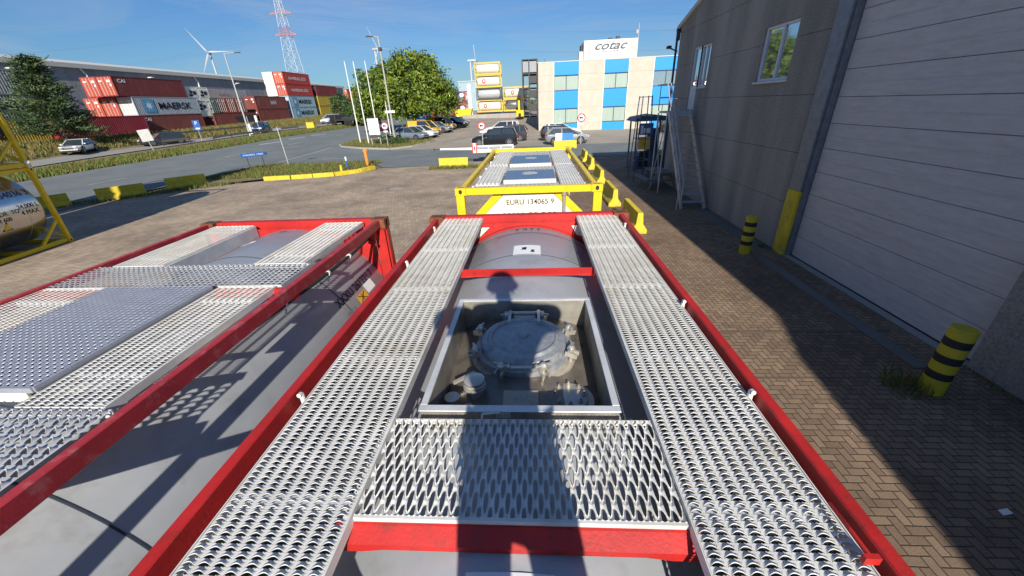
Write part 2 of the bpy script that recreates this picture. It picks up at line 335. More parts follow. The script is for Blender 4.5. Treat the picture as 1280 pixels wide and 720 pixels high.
# ------------------------------------------------------------------ terrain
def G0(x,y):
    return max(0.,min(3.4,.036*(-.55*x+.835*y-42)))
def G(x,y):
    g=G0(x,y)
    if x<-49 and y>20:                       # raised container yard behind the verge
        k=min(1,(-49-x)/7.); yl=2.0+max(0,y-62)*.018; yl=min(yl,3.6); g=g+(max(g,yl)-g)*k*min(1,(y-20)/20)
    return g
def drape(name,poly_fn,x0,x1,y0,y1,step,dz,mat,kind='structure',base=G):
    m=MB(); nx=int(math.ceil((x1-x0)/step)); ny=int(math.ceil((y1-y0)/step)); V=[];F=[]
    for j in range(ny+1):
        for i in range(nx+1):
            x=x0+(x1-x0)*i/nx; y=y0+(y1-y0)*j/ny
            if poly_fn: x,y=poly_fn(i/nx,j/ny)
            V.append((x,y,base(x,y)+dz))
    for j in range(ny):
        for i in range(nx):
            a=j*(nx+1)+i; F.append((a,a+1,a+nx+2,a+nx+1))
    m.add(V,F); o=m.build(name,mat); tag(o,kind=kind); return o
def tri_fill(name,poly,step,dz,mat,base=G,kind='structure'):
    """polygon (list of xy) as a fan of dense quads from its centroid"""
    cx=sum(p[0] for p in poly)/len(poly); cy=sum(p[1] for p in poly)/len(poly); m=MB()
    P=[]
    for a,b in zip(poly,poly[1:]+poly[:1]):
        n=max(1,int(math.hypot(a[0]-b[0],a[1]-b[1])/step))
        for i in range(n): P.append((a[0]+(b[0]-a[0])*i/n,a[1]+(b[1]-a[1])*i/n))
    n=len(P); K=10; V=[(cx,cy,base(cx,cy)+dz)]
    for k in range(1,K+1):
        for p in P: x=cx+(p[0]-cx)*k/K; y=cy+(p[1]-cy)*k/K; V.append((x,y,base(x,y)+dz))
    F=[(0,1+i,1+(i+1)%n) for i in range(n)]
    for k in range(1,K):
        a=1+(k-1)*n;b=1+k*n
        for i in range(n): F.append((a+i,b+i,b+(i+1)%n,a+(i+1)%n))
    m.add(V,F); o=m.build(name,mat); tag(o,kind=kind); return o
# base ground: fine near, coarse far
def axis_pts(a,b,fine0,fine1,s,grow):
    pts=[fine0+i*s for i in range(int((fine1-fine0)/s)+1)]; d=s;x=pts[-1]
    while x<b: d*=grow; x+=d; pts.append(x)
    d=s;x=pts[0]
    while x>a: d*=grow; x-=d; pts.insert(0,x)
    return pts
xs=axis_pts(-2500,2500,-80,40,1,1.25); ys=axis_pts(-600,2600,-20,140,1,1.25)
m=MB(); V=[(x,y,G(x,y)-.06) for y in ys for x in xs]; nx=len(xs)
F=[(j*nx+i,j*nx+i+1,(j+1)*nx+i+1,(j+1)*nx+i) for j in range(len(ys)-1) for i in range(nx-1)]
m.add(V,F); tag(m.build('ground',SOIL),kind='structure')
# yard paving
m=MB(); m.add([(-1.6,-30,0),(40,-30,0),(40,30.2,0),(-1.6,30.2,0)],[(0,1,2,3)]); m2=m
tag(m.build('yard_paving',PAVE),kind='structure')
tri_fill('outer_yard_paving',[(-1.5,-30),(-1.5,30.2),(-5.2,30.2),(-8,28.6),(-11,28.3),(-11.7,26.8),(-13,25.3),(-15.5,24.6),(-17.5,24.4),(-19.6,23.2),(-21.2,23),(-23.5,18.5),(-25,15),(-27,-30)],3,.002,PAVE2)
# kerb line drainage strip near wall
m=MB(); m.box(5.62,5.86,4.9,9.7,-.02,.012); m.box(5.9,6.36,9.9,20.1,-.02,.006); tag(m.build('paving_edge_strip',asphalt_mat('dark_stone',(.16,.15,.14))),kind='structure')
# main road (runs along +Y on the left) and side road
def road_l(v): return -39.5 + max(0,v-30)*.12 if v<60 else -35.9+(v-60)*.5
def road_x(u,v):
    y=-40+v*115; 
    xl=-38.6+ (0 if y<28 else (y-28)*.135 if y<45 else 2.3+(y-45)*.06 if y<58 else 3.1+(y-58)*.26); xr=-23.4 if y<42 else -23.4+(y-42)*.15
    return xl+(xr-xl)*u,y
drape('main_road',road_x,0,16,-40,75,1,.03,ASPH)
drape('far_road',lambda u,v:(-32-20*v+12*u,75+v*120) ,0,9,75,195,3,.03,ASPH)
def interp(x,P):
    for (a,b),(c,d) in zip(P,P[1:]):
        if x<=c: return b+(d-b)*(x-a)/(c-a)
    return P[-1][1]
def side_xy(u,v):
    x=-23.45+83.45*u**1.8; lo=interp(x,[(-23.5,31.9),(-13.6,32.0),(-11.2,28.4),(-7,28.3),(-5.1,30.22),(61,30.22)]); hi=interp(x,[(-23.5,49),(-22.5,45.8),(-19.5,42.4),(-15,40.9),(-8,39.9),(61,38.5)])
    return x,lo+(hi-lo)*v
drape('side_road',side_xy,0,90,0,12,1,.022,ASPH)
# cotac parking
tri_fill('parking_paving',[(-15,40.9),(-8,39.9),(60,38.5),(60,120),(-30,120),(-24,75),(-14,62),(-12.2,52),(-12,47),(-13,43.6)],4,.012,CPAVE)
drape('parking_lane',lambda u,v:(-24+u*12,46.5+v*25),0,12,46,71,1.5,.02,CPAVE)
drape('service_lane',lambda u,v:(-46.2-3.5*u+ (v*115-10>40)*(v*115-50)*.085+(v*115-10>66)*(v*115-76)*.3 -.0*v, -10+v*115),0,4,-10,105,1,.03,ASPH2)
drape('container_yard',None,-110,-57,20,190,3,.03,YARD)
# markings
mk=MB()
def mark(x0,y0,x1,y1,w):
    d=Vector((x1-x0,y1-y0,0)).normalized();n=Vector((-d.y,d.x,0))*w/2;K=4;V=[];
    for i in range(K+1):
        p=Vector((x0+(x1-x0)*i/K,y0+(y1-y0)*i/K,0))
        for s in(-1,1): q=p+n*s; V.append((q.x,q.y,G(q.x,q.y)+.05))
    mk.add(V,[(2*i,2*i+1,2*i+3,2*i+2) for i in range(K)])
for y in (-2,7.5,16,24.9): mark(-30.5,y,-30.4,y+2.6,.15)
for y in(38,46.8,56.8): mark(-30.6+ (y-38)*.13,y,-30.3+(y-38)*.13,y+2.6,.15)
for a in((-33.6,47.8,-32.5,50.4),(-33.2,53.4,-32.2,55.8),(-32.4,57.6,-31.2,59.8)): mark(*a,.5)
for x in(-19,-12,14,21,28): mark(x,34.9,x+2.4,34.85,.12)
mark(-22.6,34,-22.4,44,.12)
tag(mk.build('road_markings',MARK),kind='structure')
# kerbs
def kerb(name,pts,w,h,mat,step=1.0):
    m=MB()
    for a,b in zip(pts,pts[1:]):
        L=math.hypot(b[0]-a[0],b[1]-a[1]); n=max(1,int(L/step))
        for i in range(n):
            p=Vector((a[0]+(b[0]-a[0])*i/n,a[1]+(b[1]-a[1])*i/n,0)); q=Vector((a[0]+(b[0]-a[0])*(i+.985)/n,a[1]+(b[1]-a[1])*(i+.985)/n,0))
            p.z=G(p.x,p.y)+h/2-.02;q.z=G(q.x,q.y)+h/2-.02; m.bar(p,q,w,h)
    return m.build(name,mat)
isl=[(-22.68,46.0),(-21.6,44.2),(-18.87,42.65),(-15.2,41.5),(-13.4,43.4),(-12.3,46.6),(-12.2,49)]
tag(kerb('parking_kerb',isl,.22,.17,CONC),kind='structure')
tri_fill('parking_island_ground',[(-22.5,46.2),(-21.4,44.5),(-18.8,42.9),(-15.3,41.8),(-13.6,43.6),(-12.5,46.6),(-12.4,49),(-14.5,49.5),(-17,48.6),(-20,49.5),(-22.5,51)],1,.07,SOIL)
YK=[(-17.6,24.5),(-15.9,24.75),(-13.3,25.4),(-12.1,26.6),(-11.6,28.0)]
def yellow_kerb():
    t=thing('kerb_edging','yellow painted kerb stones edging the weedy island beside the street','kerb',(-17.6,24.5,0))
    m=MB(); 
    for a,b in zip(YK,YK[1:]):
        L=math.hypot(b[0]-a[0],b[1]-a[1]); n=max(1,int(L/.95))
        for i in range(n):
            p=(a[0]+(b[0]-a[0])*i/n+17.6,a[1]+(b[1]-a[1])*i/n-24.5,.11); q=(a[0]+(b[0]-a[0])*(i+.96)/n+17.6,a[1]+(b[1]-a[1])*(i+.96)/n-24.5,.11+random.uniform(-.015,.015)); m.bar(p,q,.26,.26)
    m.build('kerb_stones',YELC,t)
yellow_kerb()
tri_fill('street_island_ground',[(-17.4,24.7),(-15.9,24.95),(-13.4,25.6),(-12.3,26.7),(-11.9,28.1),(-12.6,29.9),(-14,31.3),(-19,31.6),(-21.4,30),(-21.9,26),(-21.3,23.4),(-19.5,23.4)],1,.09,SOIL)

# ------------------------------------------------------------------ gratings
def louvre(m,x0,x1,y0,y1,z,px=.054,py=.0235,hgt=.009,a=.46,seg=8,mi=0,flip=False):
    """tread plate of raised lens shaped openings in rows"""
    nx=max(1,round((x1-x0)/px)); ny=max(1,round((y1-y0)/py)); px=(x1-x0)/nx; py=(y1-y0)/ny
    for j in range(ny):
        for i in range(nx):
            cx=x0+px*(i+.5+(.0)); cy=y0+py*j
            A=a*px; b0=py*.3; V=[];F=[]
            # rows: 0 cell bottom edge, 1 straight lip, 2 arc lip (lower), 3 arc top, 4 cell top edge
            for r in range(5):
                for k in range(seg+1):
                    t=k/seg; x=cx-A+2*A*t; s=math.sin(PI*t)
                    if r==0: p=(x,cy,z)
                    elif r==1: p=(x,cy+b0+(.0016 if k%2 else -.0012),z)
                    elif r==2: p=(x,cy+b0+.36*py*s,z+hgt*s-.003*s)
                    elif r==3: p=(x,cy+b0+.42*py*s,z+hgt*s)
                    else: p=(x,cy+py,z)
                    V.append(p)
            n=seg+1
            for k in range(seg):
                for r in(0,2,3): F.append((r*n+k,r*n+k+1,(r+1)*n+k+1,(r+1)*n+k))
            o=len(V); V+=[(cx-px/2,cy,z),(cx-px/2,cy+py,z),(cx+px/2,cy,z),(cx+px/2,cy+py,z)]
            F+=[(o,0,n,4*n,o+1),(n-1,o+2,o+3,5*n-1,2*n-1)]
            m.add(V,F,mi)
def diamonds(m,x0,x1,y0,y1,z,dx=.0195,dy=.056,mi=0,ca=.46,cb=.74,lift=.009):
    """expanded mesh of upright lens openings, staggered"""
    nx=round((x1-x0)/(2*dx)); dx=(x1-x0)/(2*nx); ny=round((y1-y0)/(2*dy)); dy=(y1-y0)/(2*ny); n=12
    for st in(0,1):
        for j in range(ny+st):
            for i in range(nx+st):
                cx=x0+dx*(2*i+(0 if st else 1)); cy=y0+dy*(2*j+(0 if st else 1)); V=[];F=[]
                for k in range(n):
                    t=2*PI*k/n; c=math.cos(t);s=math.sin(t); q=1/(abs(c)+abs(s)); ox=c*q*dx; oy=s*q*dy
                    V.append((min(x1,max(x0,cx+ox)),min(y1,max(y0,cy+oy)),z))
                for k in range(n):
                    t=2*PI*k/n; c=math.cos(t);s=math.sin(t); X=c*dx*ca*(1-.25*s*s)
                    V.append((min(x1,max(x0,cx+X)),min(y1,max(y0,cy+s*dy*cb)),z+lift*abs(c)))
                for k in range(n): F.append((k,(k+1)%n,n+(k+1)%n,n+k))
                m.add(V,F,mi)
def side_channel(m,x0,x1,y0,y1,z,d=.045,t=.004,mi=0):
    for x in(x0,x1): m.box(x-t/2,x+t/2,y0,y1,z-d,z+.003,mi)
    for y in(y0,y1): m.box(x0+t,x1-t,y-t/2,y+t/2,z-d,z+.002,mi)
# ------------------------------------------------------------------ tank container frame
def casting(m,cx,cy,cz,sx,sy,mi=0,mi2=1):
    """corner casting with recessed holes; sx, sy point outward"""
    a,b,c=.178,.162,.118; x0,x1=cx-a/2*1,cx+a/2; y0,y1=cy-b/2,cy+b/2; z0,z1=cz-c,cz
    def holed(o,u,v,hu,hv,ru,rv,nrm):
        o=Vector(o);u=Vector(u);v=Vector(v);nrm=Vector(nrm);n=16;V=[]
        for k in range(n):
            t=2*PI*k/n;cc,ss=math.cos(t),math.sin(t);q=1/max(abs(cc),abs(ss)); V.append(o+u*cc*q*hu+v*ss*q*hv)
        for dep in(0,-.02):
            for k in range(n): t=2*PI*k/n; V.append(o+u*math.cos(t)*ru+v*math.sin(t)*rv+nrm*dep)
        m.add(V,[(k,(k+1)%n,n+(k+1)%n,n+k) for k in range(n)],mi)
        m.add(V[n:],[(k,(k+1)%n,n+(k+1)%n,n+k) for k in range(n)]+[tuple(range(n,2*n))],mi2)
    X,Y,Z=Vector((1,0,0)),Vector((0,1,0)),Vector((0,0,1))
    holed((cx,cy,z1),X,Y,a/2,b/2,.062,.032,Z)
    holed((cx+sx*a/2,cy,cz-c/2),Y,Z,b/2,c/2,.03,.038,X*sx)
    holed((cx,cy+sy*b/2,cz-c/2),X,Z,a/2,c/2,.03,.038,Y*sy)
    m.add([(x0,y0,z0),(x1,y0,z0),(x1,y1,z0),(x0,y1,z0)],[(0,3,2,1)],mi)
    xi=cx-sx*a/2; yi=cy-sy*b/2
    m.add([(xi,y0,z0),(xi,y1,z0),(xi,y1,z1),(xi,y0,z1)],[(0,1,2,3)],mi); m.add([(x0,yi,z0),(x1,yi,z0),(x1,yi,z1),(x0,yi,z1)],[(0,1,2,3)],mi)
def frame(t,paint,ht=2.585,L=6.058,rail=.052,rusty=True,railh=.10,post=.15,detail=True,railpaint=None):
    hw=1.219; hl=L/2
    m=MB()
    for sx in(-1,1): m.bbox(min(sx*1.155,sx*(1.155-rail)),max(sx*1.155,sx*(1.155-rail)),-hl+.08,hl-.08,ht-railh-.008,ht-.008,.006)
    for s in(-1,1): pass
    split_build(m,'top_rail',railpaint or paint,t)
    m=MB()
    for sx in(-1,1):
        for sy in(-1,1):
            p=MB(); x0,x1=sorted((sx*hw,sx*(hw-post))); y0,y1=sorted((sy*(hl-.01),sy*(hl-.12))); p.bbox(x0+.004,x1-.004,y0,y1,.118,ht-.118,.008); p.build('corner_post',paint,t)
            for zc in(ht,.118):
                c=MB(); casting(c,sx*(hw-.089),sy*(hl-.081),zc,sx,sy); c.build('corner_casting',[RUST if rusty else paint,BLACK],t)
    m=MB()
    for sy in(-1,1):
        y0,y1=sorted((sy*(hl-.005),sy*(hl-.11))); m.bbox(-hw+.18,hw-.18,y0,y1,ht-.115,ht-.006,.006); m.bbox(-hw+.18,hw-.18,y0,y1,.02,.15,.006)
        for sx in(-1,1):   # sloping braces of the end frame
            m.bar((sx*(hw-.1),sy*(hl-.08),.18),(sx*.5,sy*(hl-.25),.62),.08,.08)
    split_build(m,'end_beam',paint,t)
    m=MB()
    for sx in(-1,1):
        m.bbox(min(sx*1.19,sx*1.07),max(sx*1.19,sx*1.07),-hl+.1,hl-.1,.02,.15,.006)
        if not rusty:
            for sy in(-1,1): m.bar((sx*1.13,sy*(hl-.12),.15+.65),(sx*1.13,sy*(hl-1.0),.12),.07,.07)
    for y in(-1.6,0,1.6): m.box(-1.07,1.07,y-.05,y+.05,.03,.12)
    split_build(m,'base_rail',REDD if rusty else paint,t)
def tank(t,mat,r=1.13,cz=1.32,L=5.7,n=72,bands=(),seam=SEAM,smooth=True,hole=None,dome=.42):
    m=MB(); hl=L/2; D=dome/.42; half=[(.01,0),(r*.35,.02*D),(r*.7,.1*D),(r*.9,.2*D),(r*.985,.32*D),(r,.42*D)]
    prof=[(a,-hl+b) for a,b in half]+([(r,hole[2]),(r,hole[3])] if hole else [])+[(a,hl-b) for a,b in half[::-1]]
    ang=[2*PI*i/n for i in range(n)]
    if hole: ang=sorted(ang+[math.asin(hole[0]/r)%(2*PI),math.asin(hole[1]/r)])
    n=len(ang); V=[(a*math.sin(g),b,cz+a*math.cos(g)) for a,b in prof for g in ang]; F=[]
    for k in range(len(prof)-1):
        for i in range(n):
            g=(ang[i]+(ang[(i+1)%n]+(2*PI if i==n-1 else 0)))/2; xm=r*math.sin(g)
            if hole and math.cos(g)>0 and hole[0]<xm<hole[1] and abs(prof[k][1]-hole[2])<1e-6 and abs(prof[k][0]-r)<1e-6: continue
            F.append((k*n+i,k*n+(i+1)%n,(k+1)*n+(i+1)%n,(k+1)*n+i))
    m.add(V,F); o=m.build('tank_shell',mat,t,smooth)
    if bands:
        b=MB()
        for y in bands: b.lathe([(r+.0005,y-.006),(r+.004,y-.005),(r+.004,y+.005),(r+.0005,y+.006)],(0,0,cz),n,'y')
        split_build(b,'cladding_seam',seam,o)
    return o
def cylpt(r,cz): return lambda x,y: (x,y,cz+math.sqrt(max(0,r*r-x*x)))
def patch(m,x0,x1,y0,y1,r,cz,n=8,mi=0):
    V=[];F=[]
    for i in range(n+1):
        x=x0+(x1-x0)*i/n; z=cz+math.sqrt(r*r-x*x); V+=[(x,y0,z),(x,y1,z)]
    m.add(V,[(2*i,2*i+1,2*i+3,2*i+2) for i in range(n)],mi)

# ================================================================== MAIN TANK CONTAINER
MC=(-.10,1.675,0)
t=thing('tank_container','red framed grey tank container underfoot with two tread plate walkways and an open hatch box','tank container',MC,0,'red framed tank containers')
frame(t,RED)
tk=tank(t,TANKG,L=5.96,bands=(1.9,2.62),dome=.12,n=96,hole=(-.452,.462,-.322,.777))
RS=1.13; CZ=1.32
# arched end plate (both ends)
for sy,nm in((1,'far'),(-1,'near')):
    m=MB(); y=sy*2.86; n=24; V=[];F=[]
    for i in range(n+1):
        x=-1.0+2.0*i/n; zz=CZ+math.sqrt(max(0,(RS+.0)**2-x*x)); zt=2.5; V+=[(x,y,zz-.0),(x,y+sy*.012,zz),(x,y+sy*.012,max(zt,zz)),(x,y,max(zt,zz))]
    for i in range(n):
        a=4*i;b=4*i+4
        for k in range(4): F.append((a+k,b+k,b+(k+1)%4,a+(k+1)%4))
    m.add(V,F); 
    # curved saddle collar round the tank end
    for i in range(n):
        x0=-1.0+2.0*i/n;x1=-1.0+2.0*(i+1)/n; z0=CZ+math.sqrt(RS**2-x0*x0);z1=CZ+math.sqrt(RS**2-x1*x1)
        m.add([(x0,y,z0+.003),(x1,y,z1+.003),(x1,y-sy*.05,z1+.003),(x0,y-sy*.05,z0+.003),(x0,y,z0+.02),(x1,y,z1+.02),(x1,y-sy*.05,z1+.02),(x0,y-sy*.05,z0+.02)],[(4,5,6,7),(3,2,6,7)])
    m.build('end_plate',RED,t)
m=MB()
for sx in(-1,1):
    m.prism([(sx*.5+.03,2.845,2.455),(sx*.74,2.845,2.455),(sx*.74,2.845,2.30),(sx*.60,2.845,2.335)],(0,-.008,0))
split_build(m,'corner_gusset',CREAM,t)
def walkway(parent,x0,x1,y0,y1,z,mat=GALV,name='walkway',**k):
    m=MB(); louvre(m,x0,x1,y0,y1,z,**k); side_channel(m,x0-.004,x1+.004,y0,y1,z); 
    o=m.build(name,mat,parent); 
    s=MB(); 
    yy=y0+.3
    while yy<y1: s.box(x0,x1,yy-.02,yy+.02,z-.05,z-.02); yy+=.9
    split_build(s,'support_bracket',GALVD,o); return o
TRAY=pm('dark_shade_tray',(.075,.07,.065),.8,var=.4,scale=9,dirt=(.19,.14,.09),damt=.8,dscale=2.5)  # dark tray added under the gratings to keep sun from shining through
for a,b in((-1.035,-.56),(.60,1.065)):
    o=walkway(t,a,b,-2.9,2.945,2.55)
    m=MB(); m.box(a+.006,b-.006,-2.89,2.935,2.504,2.507); m.build('added_shade_tray',TRAY,o)
# bent locating pegs in the gap beside the rails
for x,y in((-1.055,2.47),(-1.055,1.43),(-1.055,-.29),(1.075,2.43),(1.075,.62),(1.075,-.26)):
    m=MB(); m.tube((x,y,2.47),(x,y,2.585),.012,n=10); m.tube((x,y,2.585),(x,y-.02,2.588),.011,n=10); m.build('locating_peg',GALV,t,True)
# loose bracket on the right rail
m=MB(); m.path([(1.06,-.80,2.575),(1.045,-.9,2.6),(1.05,-.97,2.595)],.006); m.box(1.03,1.075,-.985,-.97,2.57,2.6); m.build('rail_bracket',RED,t)
# cross beams
def crossbeam(y0,y1,zt,xa,xb,drop,depth=.06,name='cross_beam'):
    m=MB(); m.add([(xa,y0,zt-.035),(xb,y0,zt-.035),(xb,y1,zt),(xa,y1,zt)],[(0,1,2,3)])
    # front flange whose ends widen downwards
    e=.18
    pts=[(xa,zt-.035),(xb,zt-.035),(xb,zt-.035-drop*1.5),(xb-e*.55,zt-.035-drop*1.5),(xb-e,zt-.035-drop),(xa+e,zt-.035-drop),(xa+e*.55,zt-.035-drop*1.5),(xa,zt-.035-drop*1.5)]
    m.prism([(x,y0,z) for x,z in pts],(0,.008,0)); m.box(xa,xb,y1-.008,y1,zt-.035-drop,zt-.001)
    return m.build(name,RED,t)
crossbeam(-.92,-.862,2.515,-.62,.63,.026)
crossbeam(1.34,1.40,2.51,-.6,.62,.012)
# lens grating bridging the two walkways in front of the hatch
m=MB(); diamonds(m,-.585,.595,-.85,-.40,2.53); m.box(-.59,.60,-.862,-.85,2.49,2.535); m.box(-.59,.60,-.40,-.395,2.505,2.533); m.box(-.592,-.586,-.85,-.4,2.5,2.534); m.box(.596,.602,-.85,-.4,2.5,2.534); m.build('cross_grating',GALV,t)
m=MB(); diamonds(m,-.585,.595,-2.85,-1.35,2.53); m.box(-.59,.60,-2.86,-2.85,2.49,2.535); m.box(-.59,.60,-1.35,-1.34,2.49,2.533); m.build('cross_grating',GALV,t)
# hatch (spill) box
bx0,bx1,by0,by1,zr=-.455,.465,-.325,.78,2.525
sb=MB(); w=.022
for (a,b,c,d) in((bx0,bx1,by0,by0+w),(bx0,bx1,by1-w,by1),(bx0,bx0+w,by0+w,by1-w),(bx1-w,bx1,by0+w,by1-w)): sb.bbox(a,b,c,d,2.10,zr,.004)
# thin folded rim
sb.bbox(bx0-.006,bx1+.006,by0-.012,by0-.001,zr-.05,zr-.004,.002)
box=sb.build('hatch_box',pm('dark_box_steel',(.31,.29,.245),.5,metal=.3,var=.25,scale=6,dirt=(.07,.065,.06),damt=.9,dscale=2.2),t)  # box walls darker than the rim, with still darker patches
m=MB()
for (a,b,c,d) in((bx0-.012,bx1+.012,by0-.02,by0+w),(bx0-.012,bx1+.012,by1-w,by1+.012),(bx0-.012,bx0+w,by0+w,by1-w),(bx1-w,bx1+.012,by0+w,by1-w)): m.bbox(a,b,c,d,zr+.001,zr+.007,.002)
m.build('box_rim',pm('pale_steel_rim',(.7,.7,.68),.4,metal=.3,dirt=(.4,.38,.33),damt=.4,dscale=9),box)
m=MB(); n=20; V=[];F=[]
rf=1.0
for i in range(n+1):
    x=bx0+w+(bx1-bx0-2*w)*i/n; z=1.40+math.sqrt(rf*rf-(x*1.0)**2); V+=[(x,by0+w,z),(x,by1-w,z)]
m.add(V,[(2*i,2*i+1,2*i+3,2*i+2) for i in range(n)]); m.build('hatch_floor',pm('dark_floor_steel',(.19,.165,.135),.3,metal=.3,var=.35,scale=8,dirt=(.02,.02,.025),damt=.98,dscale=4,bump=.002,bscale=30),box,True)  # dark floor steel with random darker patches
fl=lambda x:1.36+math.sqrt(rf*rf-x*x)
# manlid
_z0=len(COL.objects)
ml=MB(); ml.lathe([(.30,-.10),(.30,0.0),(.275,.005),(.27,.03),(.262,.04),(.2,.052),(.1,.058),(.001,.06)],(.01,.36,2.385),48); lid=ml.build('manlid',LID,t,True)
m=MB(); m.lathe([(.19,.045),(.205,.062),(.215,.062),(.23,.045)],(.01,.36,2.385),48,cap=False); m.lathe([(.035,.05),(.03,.07),(.001,.075)],(.01,.36,2.385),20,cap=False); m.build('pressed_ring',LID,lid,True)
m=MB(); m.lathe([(.315,-.06),(.335,-.05),(.335,-.03),(.315,-.02)],(.01,.36,2.36),48); m.build('neck_ring',STEEL,lid,True)
for k in range(8):
    a=2*PI*(k+.5)/8; c=(.01+.315*math.cos(a),.36+.315*math.sin(a)); m=MB(); d=(math.cos(a),math.sin(a)); p=(-d[1],d[0])
    m.tube((c[0],c[1],2.30),(c[0],c[1],2.425),.011,n=10); m.lathe([(.022,0),(.024,.02),(.012,.035),(.001,.036)],(c[0],c[1],2.415),8)
    for s in(-1,1): m.bar((c[0]-d[0]*.03+p[0]*s*.02,c[1]-d[1]*.03+p[1]*s*.02,2.40),(c[0]+d[0]*.045+p[0]*s*.02,c[1]+d[1]*.045+p[1]*s*.02,2.39),.009,.03)
    m.bar((c[0]-p[0]*.05,c[1]-p[1]*.05,2.437),(c[0]+p[0]*.05,c[1]+p[1]*.05,2.437),.012,.012)
    m.build('swing_bolt',STEELB,lid,True)
m=MB() # hinge behind, handle in front
m.bbox(-.07,.09,.64,.70,2.36,2.42,.006); m.tube((-.13,.675,2.43),(.15,.675,2.43),.013); 
for x in(-.09,.11): m.bar((x,.52,2.44),(x,.69,2.43),.02,.03)
m.path([(-.07,.10,2.42),(-.065,.045,2.44),(-.05,.03,2.45),(.07,.03,2.45),(.085,.045,2.44),(.09,.10,2.42)],.009,8); split_build(m,'hinge_piece',STEELB,lid,True)
# airline valve
m=MB(); vx,vy=-.27,-.06; m.lathe([(.12,0),(.12,.022),(.07,.025),(.07,.03)],(vx+.04,vy,2.25),28); m.lathe([(.048,0),(.048,.10),(.062,.10),(.062,.112),(.055,.115),(.06,.118),(.06,.13),(.054,.133),(.058,.14),(.058,.155),(.04,.165),(.001,.168)],(vx+.02,vy+.02,2.27),28)
m.build('air_valve',STEELB,t,True)
m=MB(); m.lathe([(.03,0),(.03,.05),(.042,.05),(.042,.075),(.001,.08)],(vx-.10,vy-.03,2.27),20); m.lathe([(.03,0),(.03,.04),(.038,.04),(.038,.06),(.001,.065)],(vx-.0,vy-.09,2.26),20); m.bar((vx-.12,vy+.1,2.33),(vx-.0,vy+.16,2.36),.02,.014); split_build(m,'valve_cap',STEELB,t,True)
# blind flange
m=MB(); fx,fy=.27,-.05; m.lathe([(.135,0),(.135,.02),(.105,.022),(.105,.045),(.096,.05),(.001,.052)],(fx,fy,2.275),36)
f=m.build('blind_flange',STEELB,t,True)
for k in range(8):
    a=2*PI*k/8; m=MB(); m.lathe([(.013,0),(.013,.014),(.006,.015),(.006,.03),(.001,.03)],(fx+.078*math.cos(a),fy+.078*math.sin(a),2.322),6); m.build('bolt',STEEL,f)
m=MB(); m.bbox(-.09,.10,-.22,-.05,2.33,2.36,.004); m.build('gauge_plate',STEEL,t)
m=MB(); m.path([(-.16,-.40,2.50),(-.16,-.36,2.53),(-.08,-.355,2.535),(-.06,-.35,2.50)],.006); m.bar((-.1,-.34,2.51),(-.03,-.34,2.51),.02,.03); m.path([(.505,-.2,2.36),(.497,.5,2.37),(.485,.66,2.36),(.46,.7,2.37)],.005); split_build(m,'latch',STEELB,t)
for _o in list(COL.objects)[_z0:]:
    if _o.name.split('.')[0] in('manlid','air_valve','valve_cap','blind_flange','gauge_plate'): _o.location.z+=.045
# small cut bolts near grating edges
m=MB()
for x in(-.47,-.4,-.35,.36,.40,.46,-.49,.51,-.3,.3): m.tube((x,random.uniform(-.39,-.37),2.43),(x+.004,-.37,2.5+random.uniform(0,.015)),.004,n=6)
split_build(m,'cut_bolt',STEELB,t)
# labels and writing on the shell
m=MB(); patch(m,-.135,.145,1.885,2.175,RS+.003,CZ); m.build('white_label',PAPER,tk)
lb=MB()
for pts in([(-.05,2.10),(.0,2.11),(.0,2.06),(-.005,2.03),(-.06,2.035),(-.045,2.05)],[(.045,2.03),(.085,2.035),(.075,1.99),(.09,1.96),(.03,1.965),(.05,1.985)]):
    lb.add([(x,y,CZ+math.sqrt((RS+.005)**2-x*x)) for x,y in pts],[tuple(range(len(pts)))])
lb.build('label_marks',INK,tk)
lettering('2 2 K 2',lambda x,y:(.005-x,2.74-y,CZ+math.sqrt((RS+.004)**2-(x+.0)**2)),INK,tk,size=.10,width=.30)
m=MB(); n=24
V=[];
for i in range(n+1):
    x=-.36+.76*i/n; z=CZ+math.sqrt((RS+.003)**2-x*x); V+=[(x,2.60,z),(x,2.64,z)]
m.add(V,[(2*i,2*i+1,2*i+3,2*i+2) for i in range(n)]); m.build('reflective_strip',pm('worn_red_tape',(.3,.2,.2),.5,var=.3,scale=20,dirt=(.25,.3,.38),damt=1,dscale=5),tk)
m=MB(); patch(m,-.145,.145,-1.25,-.975,RS+.003,CZ); m.build('white_label',PAPER,tk)
# faint chalk lines near the hatch
for k,(x,y) in enumerate(((-.35,.82),(.30,.83))):
    lettering('22' if k==0 else 'V1-2',lambda a,b,x=x,y=y:(x+a,y+b,CZ+math.sqrt((RS+.004)**2-(x+a)**2)),GLETT,tk,size=.05)

# ================================================================== LEFT RED TANK CONTAINER
LC=(-3.11,1.675,0)
t=thing('tank_container','faded red framed grey tank container on the left with a wide tread plate deck','tank container',LC,0,'red framed tank containers')
RS=1.172; CZ=1.316
frame(t,RED,railpaint=REDF); tk=tank(t,TANKG,r=RS,cz=CZ,L=5.96,bands=(-.59,1.9),dome=.12,n=96)
for sy in(1,-1):
    m=MB(); y=sy*2.86; n=24; V=[];F=[]
    for i in range(n+1):
        x=-1.06+2.12*i/n; zz=CZ+math.sqrt(max(0,RS**2-x*x)); V+=[(x,y,zz),(x,y+sy*.012,zz),(x,y+sy*.012,2.5),(x,y,2.5)]
    for i in range(n):
        a=4*i;b=4*i+4
        for k in range(4): F.append((a+k,b+k,b+(k+1)%4,a+(k+1)%4))
    m.add(V,F)
    for sx in(-1,1):
        m.prism([(sx*1.07,y,2.46),(sx*1.2,y,2.46),(sx*1.2,y,1.1),(sx*1.07,y,1.55)],(0,sy*.012,0))
    m.build('end_plate',RED,t)
def LX(x): return x+3.11
